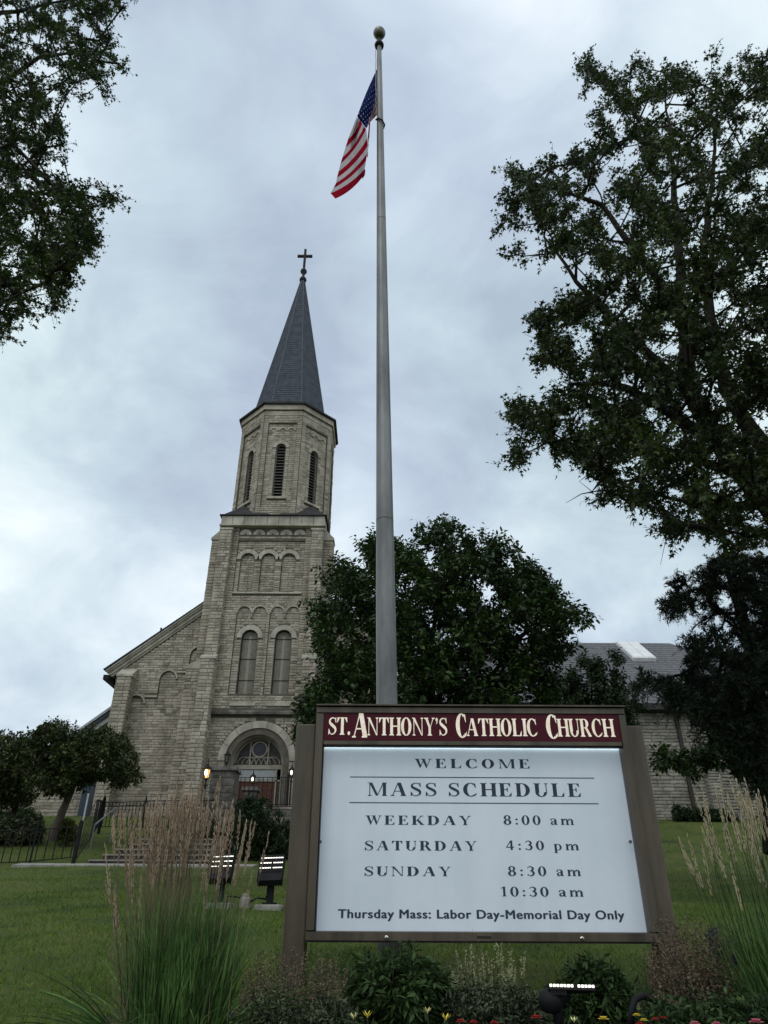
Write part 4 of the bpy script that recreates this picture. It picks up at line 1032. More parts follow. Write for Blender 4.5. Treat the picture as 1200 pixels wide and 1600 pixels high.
def word_mesh(parent, matl, text, px0, px1, pytop, pybase, Y, T=.2, lift=.0, track=.10, thick=.0012):
    """lay a word so that its ends and its cap height fall on measured places of the sign plane"""
    items = []; x = 0
    for c in text:
        if c == ' ': x += .5; continue
        g, adv = glyph(c, T)
        items.append((g, x)); x += adv + track
    xmin = min(p[0] + ox for g, ox in items for pl in g.p for p in pl); xmax = max(p[0] + ox for g, ox in items for pl in g.p for p in pl)
    a = P(px0, pybase, Y); b = P(px1, pybase, Y); h = P((px0 + px1) / 2, pytop, Y).z - a.z
    sx = (b.x - a.x) / (xmax - xmin)
    for g, ox in items:
        mb = MB()
        for k, pl in enumerate(g.p):
            y = Y - thick - .00006 * (k % 40) - lift
            v = [(a.x + (p[0] + ox - xmin) * sx, y, a.z + p[1] * h) for p in pl]
            ar = sum(v[i][0] * v[(i + 1) % len(v)][2] - v[(i + 1) % len(v)][0] * v[i][2] for i in range(len(v)))
            mb.add(v, [tuple(range(len(v))) if ar > 0 else tuple(reversed(range(len(v))))])
        mb.build('letter', matl, parent)
# ================================================================ church sign
SY = 5.18
sign = thing('church_sign', 'large bronze cabinet sign reading St. Anthony’s Catholic Church over a white mass schedule', 'sign', (.64, SY + .1, -.42))
sign['label'] = 'large bronze framed sign with a maroon name band above a glowing white mass schedule'
cx0, cx1, cz0, cz1 = -.482, 1.752, -.142, 1.331
ox0, ox1, oz0, oz1 = -.424, 1.698, -.088, 1.046      # white opening
hx0, hx1, hz0, hz1 = -.428, 1.700, 1.080, 1.270      # maroon band
FM = MB()
D = .30
# cabinet shell
FM.box(cx0, SY + .012, cz0 + .012, cx0 + .008, SY + D, cz1 - .012); FM.box(cx1 - .008, SY + .012, cz0 + .012, cx1, SY + D, cz1 - .012)
FM.box(cx0, SY + D - .01, cz0, cx1, SY + D, cz1)
cab = FM.build('cabinet', M['bronze'], sign)
def bar(name, x0, z0, x1, z1, y0=SY, y1=SY + .085, mt='bronze'):
    m = MB(); b_ = .004
    m.hexa([(x0 + b_, y0, z0 + b_), (x1 - b_, y0, z0 + b_), (x1, y1, z0), (x0, y1, z0), (x0 + b_, y0, z1 - b_), (x1 - b_, y0, z1 - b_), (x1, y1, z1), (x0, y1, z1)])
    return m.build(name, M[mt], sign)
bar('frame_rail', cx0 - .004, cz1 - .014, cx1 + .004, cz1 + .004, SY - .018, SY + D)
bar('frame_rail', cx0, hz1, cx1, cz1 - .016)
bar('frame_rail', ox0, oz1, ox1, hz0)
bar('frame_rail', cx0, cz0, cx1, oz0)
bar('frame_rail', cx0 - .002, cz0 - .012, cx1 + .002, cz0 - .001, SY + .02, SY + D, 'bronze')
bar('frame_stile', cx0, oz0, ox0, hz1); bar('frame_stile', ox1 if True else 0, oz0, cx1, hz1)
bar('door_gasket', ox0, oz0 - .0005, ox0 + .006, oz1, SY + .02, SY + .06, 'bronzedark')
bar('door_gasket', ox0, oz1 - .006, ox1, oz1 + .001, SY + .012, SY + .05, 'bronzedark')
m = MB(); m.box(hx0, SY + .010, hz0, hx1, SY + .03, hz1); band = m.build('name_band', M['red'], sign)
PY = SY + .105
m = MB(); m.box(ox0 - .05, PY, oz0 - .05, ox1 + .05, PY + .01, oz1 + .05); face = m.build('letter_panel', M['signface'], sign)
M['reveal'] = mat('reveal_grey', (.10, .11, .15), (.16, .17, .21), scale=3, rough=.4)
for (xa, xb) in ((ox1 + .001, ox1 + .05), (ox0 - .05, ox0 - .001)): m = MB(); m.box(xa, SY + .086, oz0, xb, PY, oz1); m.build('inner_reveal', M['reveal'], sign)
m = MB(); m.box(ox0, SY + .088, oz1 + .004, ox1, PY - .004, oz1 + .012); m.build('light_strip', M['striplight'], sign)
m = MB(); m.box(ox1 + .0, SY + .088, oz0 + .02, ox1 + .0005, PY - .002, oz1 - .02)
# lettering
HYp = SY + .010
for (tx, a, b, t_, bb) in (('ST.', 513, 547, 1121, 1148), ('A', 550, 574, 1114.5, 1152.5), ("NTHONY'S", 573.5, 699, 1121.5, 1149), ('C', 713, 730, 1115.5, 1152.5), ('ATHOLIC', 729, 840, 1123, 1150),
                           ('C', 855, 873, 1117, 1154), ('HURCH', 872, 962, 1123.5, 1151)):
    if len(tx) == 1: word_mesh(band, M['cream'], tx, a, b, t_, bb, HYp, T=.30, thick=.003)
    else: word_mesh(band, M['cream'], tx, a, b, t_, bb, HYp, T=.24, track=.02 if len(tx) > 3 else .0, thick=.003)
for (tx, a, b, t_, bb, tr_) in (('WELCOME', 648, 828, 1186, 1200, .26), ('MASS SCHEDULE', 574, 908, 1223.5, 1243.5, .18), ('WEEKDAY', 571, 736, 1274.5, 1288.5, .22), ('8:00 am', 787, 897, 1274, 1288.5, .22),
                               ('SATURDAY', 570, 745, 1314, 1328.5, .22), ('4:30 pm', 791, 905, 1313.5, 1328, .22), ('SUNDAY', 569.5, 704.5, 1354, 1368.5, .22), ('8:30 am', 794, 908, 1353.5, 1368.5, .22), ('10:30 am', 783, 912, 1385.5, 1400.5, .2)):
    word_mesh(face, M['ink'], tx, a, b, t_, bb, PY, T=.25 if ':' not in tx else .23, track=tr_)
for (xa, xb, y) in ((547, 928, 1214), (546, 935, 1254)):
    a = P(xa, y, PY); b = P(xb, y, PY); m = MB(); m.box(a.x, PY - .002, a.z - .003, b.x, PY - .0005, a.z + .003); m.build('rule_line', M['ink'], face)
fc = bpy.data.curves.new('small_print', 'FONT'); fc.body = 'Thursday Mass: Labor Day-Memorial Day Only'; fc.size = 1; fc.offset = .0; fc.space_character = 1.1; fc.fill_mode = 'FRONT' if hasattr(fc, 'fill_mode') else None
fo = bpy.data.objects.new('tmp', fc); col.objects.link(fo); bpy.context.view_layer.update()
me = bpy.data.meshes.new_from_object(fo.evaluated_get(bpy.context.evaluated_depsgraph_get())); bpy.data.objects.remove(fo)
xs = [v.co.x for v in me.vertices]; capv = .729
a = P(528.5, 1434.2, PY); b = P(975.5, 1434.2, PY); sx_ = (b.x - a.x) / (max(xs) - min(xs)); hz_ = (P(750, 1421, PY).z - a.z) / capv; xm = min(xs)
for v in me.vertices: v.co = Vector((a.x + (v.co.x - xm) * sx_, PY - .0015, a.z + v.co.y * hz_))
me.materials.clear(); me.materials.append(M['ink']); me.update(); lo_ = link('lettering', me, face); lo_['kind'] = 'stuff'
# heavier weight: the same outline printed again a hair to each side
b_ = MB(); vv = [v.co.copy() for v in me.vertices]; pf = [tuple(p.vertices) for p in me.polygons]
for q_, (dx_, dz_) in enumerate(((.0032, 0), (-.0032, 0), (0, .0012), (0, -.0012), (.0016, .001), (-.0016, -.001))): b_.add([(v.x + dx_, v.y - .00008 * (q_ + 1), v.z + dz_) for v in vv], pf)
b_.build('lettering', M['ink'], face)['kind'] = 'stuff'
# door screws with their shields, latch, posts
for x in (P(604, 1464, SY).x, P(909, 1464, SY).x):
    m = MB(); z = P(604, 1465, SY).z; m.lathe((0, 0, 0), [(.012, 0), (.012, .006), (.006, .01)], 12); m.v = [(x + v[0], SY - v[2], z + v[1]) for v in m.v]; m.build('lock', M['chrome'], sign, smooth=False)
    m = MB(); m.lathe((0, 0, 0), [(.005, 0), (.005, .002)], 8); m.v = [(x + v[0], SY - .0101 - v[2], z + v[1]) for v in m.v]; m.build('keyhole', M['bronzedark'], sign)
for (px, py) in ((498.5, 1315), (986, 1315)):
    q_ = P(px, py, SY + .05); x_ = ox0 + .006 if px < 600 else q_.x
    m = MB(); m.lathe((0, 0, 0), [(.011, 0), (.011, .012)], 10); m.v = [(x_ + v[0], SY + .07 - v[2], q_.z + v[1]) for v in m.v]; m.build('stud', mat('grey_stud', (.12, .12, .13), rough=.4), sign)
m = MB(); a = P(745, 1464, SY); m.box(a.x, SY - .004, a.z - .006, a.x + .09, SY, a.z + .006); m.build('latch', M['bronzedark'], sign)
for (x0, x1) in ((-.632, -.488), (1.760, 1.895)):
    m = MB(); zt_ = 1.215; y0, y1 = SY + .10, SY + .25; zb2 = -.75
    m.hexa([(x0, y0, zb2), (x1, y0, zb2), (x1, y1, zb2), (x0, y1, zb2), (x0, y0, zt_), (x1, y0, zt_), (x1, y1, zt_), (x0, y1, zt_)])
    o = m.build('post', M['bronze'], sign); mod = o.modifiers.new('round', 'BEVEL'); mod.width = .012; mod.segments = 3
    m = MB(); m.box(x1 if x0 < 0 else x0 - .008, y0 + .02, -.1, (x1 + .006) if x0 < 0 else x0, y1 - .02, 1.2); m.build('post_bracket', M['bronzedark'], sign)

# ================================================================ flagpole and flag
FY = 6.7
pole = thing('flagpole', 'tall grey metal flagpole with a ball on top behind the sign', 'flagpole', (.04, FY, -.3))
pb_ = P(604.5, 1098, FY); pt_ = P(592.5, 72, FY)
rb_, rt2 = (P(621, 1098, FY).x - P(588, 1098, FY).x) / 2, (P(596.3, 80, FY).x - P(589.2, 80, FY).x) / 2
dirp = (pt_ - pb_) / (pt_.z - pb_.z)
pts = []; rads = []
for k in range(25):
    z = -.5 + (pt_.z + .5) * k / 24; p = pb_ + dirp * (z - pb_.z); f = max(0, (z - pb_.z) / (pt_.z - pb_.z)); f = max(0, (f - .08) / .92)
    pts.append(p); rads.append((rb_ * (1 - f) + rt2 * f) * (1.0 if z > pb_.z else 1.03))
m = MB(); m.tube(pts, rads, 28); m.build('pole_shaft', M['steel'], pole, smooth=True)
for py in (345, 815):
    z = P(600, py, FY).z; p = pb_ + dirp * (z - pb_.z); f = (z - pb_.z) / (pt_.z - pb_.z); f = max(0, (f - .08) / .92); r_ = rb_ * (1 - f) + rt2 * f
    m = MB(); m.tube([p, p + dirp * .015], r_ * 1.012, 24); m.build('joint_ring', mat('joint_grey', (.10, .10, .10), rough=.6), pole, smooth=False)  # thin ring in plain dark grey at each pole joint
m = MB(); m.lathe(tuple(pt_), [(.045, -.03), (.075, -.02), (.082, .03), (.06, .10), (.035, .12), (.032, .22)], 18); m.build('truck', M['darkmetal'], pole, smooth=True)
bc = P(591.3, 52, FY); rbx = .108
m = MB(); m.lathe((pt_.x, FY, bc.z), [(.004 if k in (0, 14) else rbx * math.sin(math.pi * k / 14), -rbx * math.cos(math.pi * k / 14)) for k in range(15)], 22)
m.build('ball', mat('aged_gold', (.13, .125, .10), (.20, .19, .16), scale=5, rough=.35, metal=.6), pole, smooth=True)
zc = P(596, 195, FY).z; p = pb_ + dirp * (zc - pb_.z); m = MB()
m.tube([p + Vector((-.06 * 1.1, -.02, .10)), p + Vector((-.02, -.075, .05)), p + Vector((.03, -.075, .0)), p + Vector((.07, -.02, -.03)), p + Vector((.05, .05, -.02))], .014, 8)
m.build('retainer_strap', M['darkmetal'], pole, smooth=True)
hal = MB(); h0 = pt_ + Vector((-.05, -.0, -.1)); 
hp = []
for k in range(13):
    z = pt_.z - .15 - (pt_.z + .15 - 1.2) * k / 12 * .155; p = pb_ + dirp * (z - pb_.z); hp.append(p + Vector((-.062 - .004 * math.sin(k * 2.1), -.01, 0)))
hal.tube(hp, .006, 5); hal.build('halyard', mat('halyard_rope', (.42, .41, .38), rough=.9), pole)

def fp_(px, py, dy): return P(px, py, FY + dy)
flag = thing('american_flag', 'American flag hanging half furled from the flagpole, stripes falling to the lower left', 'flag', tuple(P(589, 107, FY)))
flag['label'] = 'red and white striped flag with starred blue canton drooping from the tall pole'
# each boundary between stripes: left (free) end, right end, both as measured, with fold depth
LB = {3: ((557.5, 183, -.05), (558.5, 181.5, -.06)), 4: ((544, 217, .12), (562, 187, -.08)), 5: ((540, 230, .14), (566, 193, -.10)), 6: ((535, 246, .15), (569, 197, -.10)), 7: ((532, 256, .15), (572, 202, -.11)),
      8: ((529, 268, .14), (574, 216, -.12)), 9: ((526.5, 278, .13), (574.5, 228, -.13)), 10: ((525, 286, .11), (574, 239, -.13)), 11: ((521, 294, .09), (572, 251, -.12)), 12: ((516.5, 302, .05), (570, 264, -.10)), 13: ((524, 310.5, .0), (566, 277, -.06))}
SAG = [1.0]
def strip(mb, A, B, mi, n=12, m=2):
    rows = []
    for j in range(m + 1):
        t = j / m; row = []
        for i in range(n + 1):
            s = i / n
            def ev(S):
                (lx, ly, ld), (rx, ry, rd) = S
                x = lx + (rx - lx) * s; y = ly + (ry - ly) * s
                sag = 4 * s * (1 - s); return x + sag * 2.2 * SAG[0], y + sag * 3.0 * SAG[0], ld + (rd - ld) * s + .09 * math.sin(s * 7 + ly * .02) * sag + .03 * math.sin(s * 15)
            a_, b_ = ev(A), ev(B); row.append(fp_(*[a_[k] * (1 - t) + b_[k] * t for k in range(3)]))
        rows.append(row)
    b0 = len(mb.v); mb.v += [tuple(p) for r in rows for p in r]
    for j in range(m):
        for i in range(n):
            mb.f.append((b0 + j * (n + 1) + i, b0 + j * (n + 1) + i + 1, b0 + (j + 1) * (n + 1) + i + 1, b0 + (j + 1) * (n + 1) + i)); mb.mi.append(mi)
for v in range(3, 13):
    mb = MB(); strip(mb, LB[v], LB[v + 1], 0); mb.build('red_stripe' if v % 2 == 0 else 'white_stripe', M['flagred'] if v % 2 == 0 else M['flagwhite'], flag, smooth=True)
# canton from hoist to its fly edge
def canton_pt(s, t):  # s along the fly (0 hoist), t from top to bottom
    a = Vector((589.3, 107)); b = Vector((589.3, 141)); c = Vector((558, 182)); d = Vector((572.5, 201))
    top = a.lerp(c, s); bot = b.lerp(d, s); q = top.lerp(bot, t)
    q.x += math.sin(s * math.pi) * (-1.2 + 2.4 * t)
    dep = .02 - .10 * s + .06 * math.sin(s * 6 + t * 3) * s + (.07 * math.cos(t * 9)) * s * (1 - s) * 2
    return q.x, q.y, dep
mb = MB(); n = 14
for j in range(n + 1):
    for i in range(n + 1): mb.v.append(tuple(fp_(*canton_pt(i / n, j / n))))
for j in range(n):
    for i in range(n): mb.f.append((j * (n + 1) + i, j * (n + 1) + i + 1, (j + 1) * (n + 1) + i + 1, (j + 1) * (n + 1) + i)); mb.mi.append(0)
can = mb.build('canton', M['flagblue'], flag, smooth=True)
stm = MB()
for r_ in range(9):
    for c_ in range(6 if r_ % 2 == 0 else 5):
        s = (c_ + (.5 if r_ % 2 == 0 else 1.0)) / 6; t = (r_ + .5) / 9
        x, y, d = canton_pt(s, t); ctr = fp_(x, y, d - .012); e1 = (fp_(*canton_pt(min(s + .05, 1), t)) - fp_(*canton_pt(s - .05, t))).normalized(); e2 = (fp_(*canton_pt(s, min(t + .05, 1))) - fp_(*canton_pt(s, t - .05))).normalized()
        if s < .12: continue
        ring = [ctr + e1 * (math.cos(a) * rr_) + e2 * (math.sin(a) * rr_ * .8) for a, rr_ in [(k * math.pi / 5 + .3, .023 if k % 2 == 0 else .010) for k in range(10)]]
        stm.add([ctr] + ring, [(0, k + 1, (k + 1) % 10 + 1) for k in range(10)])
stm.build('star', M['flagwhite'], can)
SAG[0] = 0
# short lower stripes near the hoist, folding to a crease
for v in range(7, 13):
    f0, f1 = (v - 7) / 6, (v - 6) / 6
    mb = MB()
    A_ = ((572.8 + 4.5 * f0, 201 - 9 * f0, -.05 + .1 * f0), (589.5, 141 + 38 * f0, .02)); B_ = ((572.8 + 4.5 * f1, 201 - 9 * f1, -.05 + .1 * f1), (589.5, 141 + 38 * f1, .02))
    strip(mb, A_, B_, 0, 8, 2); mb.build('red_stripe' if v % 2 == 0 else 'white_stripe', M['flagred'] if v % 2 == 0 else M['flagwhite'], flag, smooth=True)
# back fold hanging behind the crease
mb = MB()
bk = [(577, 190, .05), (578.5, 192, .16), (577, 215, .18), (574.5, 216, .02), (576, 226, .18), (574.8, 230, .02), (575, 245, .15), (573.5, 246, .0)]
for i in range(0, 6, 2):
    mb.add([fp_(*bk[i]), fp_(*bk[i + 1]), fp_(*bk[i + 2 if i else 2]), fp_(*bk[i + 3])], [(0, 1, 2, 3)], (i // 2) % 2)
mb.add([fp_(566, 277, -.06), fp_(570, 264, -.1), fp_(571, 266, .05), (fp_(570, 274, .08)), fp_(566, 280, .04)], [(0, 1, 2, 3), (0, 3, 4)], 0)
mb.build('back_fold', [M['flagred'], M['flagwhite']], flag, smooth=True)

# ================================================================ floodlights
def floodlight(label, px, pytop, pybot, Y, wpx, group='floodlights on the lawn'):
    """LED flood fixture on a square stem; px,pytop/pybot measured head extents"""
    c0 = P(px, (pytop + pybot) / 2, Y); w = (P(px + wpx / 2, pytop, Y).x - P(px - wpx / 2, pytop, Y).x) / 2; h = (P(px, pytop, Y).z - P(px, pybot, Y).z) / 2
    zg = gz(c0.x, Y); t = thing('floodlight', label, 'floodlight', (c0.x, Y, zg), group)
    tilt = R(38); Rm = Matrix.Translation(c0) @ Matrix.Rotation(-R(2), 4, 'Y') @ Matrix.Rotation(-tilt + R(0), 4, 'X')
    hh = h / math.cos(tilt)
    m = MB(); m.box(-w, -.05, -hh, w, .05, hh, M=Rm)
    for k in range(9): x = -w + .02 + k * (2 * w - .04) / 8; m.box(x - .004, .05, -hh * .9, x + .004, .10, hh * .9, M=Rm)
    for x in (-w, w - .012): m.box(x, -.075, -hh, x + .012, -.0501, hh, M=Rm)
    m.box(-w + .012, -.075, hh - .014, w - .012, -.0501, hh, M=Rm)
    head = m.build('light_head', M['darkmetal'], t)
    m = MB(); m.box(-w + .013, -.056, -hh * .35, w - .013, -.0505, hh - .02, M=Rm); m.build('lens_plate', M['void'], head)
    for k in range(3):
        z = hh * .82 - k * hh * .42; m = MB()
        for i in range(14):
            if i == 7 and k: continue
            x = -w * .86 + i * w * 1.72 / 13; m.box(x - w * .040, -.062, z - .0055, x + w * .040, -.0565, z + .0055, M=Rm)
        m.build('led_row', M['led'], head)
    m = MB(); zb2 = zg + .06
    m.box(c0.x - .045, Y + .02, zb2, c0.x + .045, Y + .09, c0.z - h * .7); m.box(c0.x - .07, Y - .01, c0.z - h * 1.15, c0.x + .07, Y + .11, c0.z - h * .75); m.box(c0.x - .09, Y - .04, zb2 - .01, c0.x + .09, Y + .14, zb2 + .02)
    m.build('stem', M['darkmetal'], t)
    m = MB(); m.box(c0.x - .17, Y - .15, zg - .12, c0.x + .17, Y + .26, zg + .055); o = m.build('concrete_pad', M['concrete'], t); bm_ = o.modifiers.new('worn', 'BEVEL'); bm_.width = .02; bm_.segments = 2
    return c0, zg
FLY = 10.6
f1, zf1 = floodlight('black floodlight on the lawn beside the sign post, clear of the grass, three lit rows', 424, 1341, 1380, FLY, 38)
f2, zf2 = floodlight('black floodlight half hidden behind the tall plumed grass', 347, 1339, 1377, FLY, 34)
jb = thing('junction_box', 'small weathered concrete stub between the two lawn floodlights', 'junction box', (P(384, 1400, FLY + .1).x, FLY + .1, zf1))
c = jb.location; m = MB(); m.lathe((c.x, c.y, c.z - .05), [(.085, 0), (.075, .17), (.06, .19)], 9); m.build('stub', M['concrete'], jb); m = MB(); m.lathe((c.x, c.y, c.z + .14), [(.05, 0), (.045, .035), (.02, .045)], 8); m.build('cap', M['tread'], jb)
cb = MB(); cb.tube([(c.x + .06, c.y, c.z + .08), (c.x + .16, c.y - .05, c.z + .13), (c.x + .28, c.y - .04, c.z + .12), (f1.x - .05, FLY + .03, zf1 + .15)], .013, 6)
tag(cb.build('power_cable', M['darkmetal'], smooth=True), 'black cable looping from the concrete stub to the right lawn floodlight', 'cable')
cb = MB(); cb.tube([(c.x - .05, c.y, c.z + .13), (c.x - .18, c.y - .03, c.z + .15), (f2.x + .04, FLY + .03, zf2 + .12)], .012, 6)
tag(cb.build('power_cable', M['darkmetal'], smooth=True), 'black cable running from the concrete stub to the floodlight in the grass', 'cable')
# near floodlight in the flower bed, aimed up at the sign, seen from behind
NYF = 3.75
hc = P(888, 1556, NYF); w = (P(925, 1545, NYF).x - P(853, 1545, NYF).x) / 2
t = thing('floodlight', 'black floodlight low in the flower bed under the sign, its lit row facing up', 'floodlight', (hc.x, NYF, gz(hc.x, NYF)), 'floodlights on the lawn')
Rm = Matrix.Translation(P(890, 1545, NYF)) @ Matrix.Rotation(R(1), 4, 'Y') @ Matrix.Rotation(-R(11), 4, 'X')
m = MB(); m.box(-w, -.05, -.010, w, .06, .010, M=Rm)
for k in range(8): x = -w + .012 + k * (w - .024) / 9; m.box(x - .003, -.045, -.03, x + .003, .05, -.0101, M=Rm)
hd = m.build('light_head', M['darkmetal'], t)
m = MB()
for i in range(13):
    if i == 7: continue
    x = -w * .9 + i * w * 1.8 / 12; m.box(x - w * .045, -.056, .000, x + w * .045, -.0502, .009, M=Rm)
m.build('led_row', M['led'], hd)
m = MB(); a = P(868, 1560, NYF); m.tube([P(884, 1552, NYF + .02), P(868, 1562, NYF), P(872, 1580, NYF), P(874, 1610, NYF)], [.03, .035, .022, .022], 10); m.build('bracket', M['darkmetal'], t, smooth=True)
m = MB(); m.lathe(tuple(P(860, 1562, NYF - .0)), [(.01, -.05), (.045, -.04), (.055, 0), (.045, .03), (.01, .045)], 14); m.build('driver_housing', M['darkmetal'], t, smooth=True)
cb = MB(); hp = [P(985, 1605, 3.6), P(987, 1580, 3.6), P(992, 1562, 3.62), P(1004, 1556, 3.65), P(1018, 1560, 3.7), P(1030, 1574, 3.75), P(1040, 1600, 3.8)]
cb.tube(hp, .014, 8); tag(cb.build('conduit', M['darkmetal'], smooth=True), 'black conduit loop arching out of the flower bed right of the floodlight', 'conduit')
# ================================================================ foliage engine (numpy)
NR = np.random.RandomState
def unit(v): return v / np.maximum(np.linalg.norm(v, axis=-1, keepdims=True), 1e-9)
LEAF = {
 'maple': (np.array([(0, 0, 0), (.42, .52, -.04), (.44, .15, .03), (1.0, 0, -.08), (.44, -.15, .03), (.42, -.52, -.04)]),
           [(0, 2, 1), (0, 3, 2), (0, 4, 3), (0, 5, 4)]),
 'oval': (np.array([(0, 0, 0), (.30, .20, .03), (.68, .17, .01), (1, 0, -.10), (.68, -.17, .01), (.30, -.20, .03)]), [(0, 3, 1), (1, 3, 2), (0, 5, 3), (5, 4, 3)]),
 'small': (np.array([(0, 0, 0), (.45, .28, .04), (1, 0, -.06), (.45, -.28, .04)]), [(0, 2, 1), (0, 3, 2)]),
 'needle': (np.array([(0, 0, 0), (.35, .10, .0), (1, 0, 0), (.35, -.10, .0)]), [(0, 2, 1), (0, 3, 2)]),
 'blade': (np.array([(0, .04, 0), (0, -.04, 0), (.6, .03, .0), (.6, -.03, 0), (1, 0, 0)]), [(0, 1, 3), (0, 3, 2), (2, 3, 4)]),
}
def leaf_mesh(name, pos, d, nrm, size, kind, matl, rs, width=1.0):
    tv, tf = LEAF[kind]; n = len(pos)
    d = unit(d); s = unit(np.cross(nrm, d)); k = np.cross(d, s)
    L_ = size[:, None, None]
    V = pos[:, None, :] + L_ * (tv[None, :, 0:1] * d[:, None, :] + width * tv[None, :, 1:2] * s[:, None, :] + tv[None, :, 2:3] * k[:, None, :])
    F = (np.array(tf)[None] + (np.arange(n) * len(tv))[:, None, None]).reshape(-1, 3)
    tone = np.repeat(rs.rand(n), len(tv))
    return np_mesh(name, V.reshape(-1, 3), F, matl, tone)
def branch_mesh(name, pos, par, rad, matl, sides=5):
    idx = np.where(par >= 0)[0]; a = pos[par[idx]]; b = pos[idx]; ra = rad[par[idx]]; rb = rad[idx]
    ra = np.minimum(ra, rb * 1.6 + .004)
    t = unit(b - a); h = np.where(np.abs(t[:, 2:3]) < .9, np.array([[0, 0, 1.]]), np.array([[1., 0, 0]]))
    u = unit(np.cross(t, h)); w = np.cross(t, u); ang = np.arange(sides) * 2 * math.pi / sides
    ring = u[:, None, :] * np.cos(ang)[None, :, None] + w[:, None, :] * np.sin(ang)[None, :, None]
    A = (a - t * ra[:, None] * .3)[:, None, :] + ring * ra[:, None, None]; B = (b + t * rb[:, None] * .3)[:, None, :] + ring * rb[:, None, None]
    V = np.concatenate([A, B], 1).reshape(-1, 3); k = np.arange(sides); k2 = (k + 1) % sides
    q = np.stack([k, k2, k2 + sides, k + sides], 1); F = (q[None] + (np.arange(len(idx)) * 2 * sides)[:, None, None]).reshape(-1, 4)
    return np_mesh(name, V, F, matl)
def inpoly(x, y, poly):
    p = np.array(poly, float); c = np.zeros(len(x), bool); j = len(p) - 1
    for i in range(len(p)):
        cond = ((p[i, 1] > y) != (p[j, 1] > y)) & (x < (p[j, 0] - p[i, 0]) * (y - p[i, 1]) / (p[j, 1] - p[i, 1] + 1e-9) + p[i, 0]); c ^= cond; j = i
    return c
def edgedist(x, y, poly):
    p = np.array(poly, float); best = np.full(len(x), 1e9)
    for i in range(len(p)):
        a, b = p[i], p[(i + 1) % len(p)]; ab = b - a; t = np.clip(((x - a[0]) * ab[0] + (y - a[1]) * ab[1]) / (ab @ ab + 1e-9), 0, 1)
        best = np.minimum(best, np.hypot(x - a[0] - t * ab[0], y - a[1] - t * ab[1]))
    return best
def Pn(px, py, Y):
    c = np.stack([(px - 600) / FPX, -(py - 800) / FPX, -np.ones_like(px)], 1); d = c @ np.array(CR).T
    return d * (Y / d[:, 1])[:, None]
def limb_nodes(limbs, step=.35):
    pos, par, rad, islimb = [], [], [], []
    for li, lb in enumerate(limbs):
        pts = [np.array(P(px, py, Y)) for (px, py, Y, r) in lb]; rs_ = [r for (*_, r) in lb]
        if li == 0 or not pos: prev = -1
        else:
            dd = np.linalg.norm(np.array(pos) - pts[0], axis=1); prev = int(dd.argmin())
        for i in range(len(pts)):
            if i == 0:
                pos.append(pts[0]); par.append(prev); rad.append(rs_[0]); prev = len(pos) - 1; continue
            n = max(1, int(np.linalg.norm(pts[i] - pts[i - 1]) / step))
            for k in range(1, n + 1):
                f = k / n; q = pts[i - 1] * (1 - f) + pts[i] * f
                q = q + np.array([math.sin(len(pos) * 1.3), math.cos(len(pos) * .9), 0]) * .03 * (1 if f < 1 else 0)
                pos.append(q); par.append(prev); rad.append(rs_[i - 1] * (1 - f) + rs_[i] * f); prev = len(pos) - 1
    return pos, par, rad
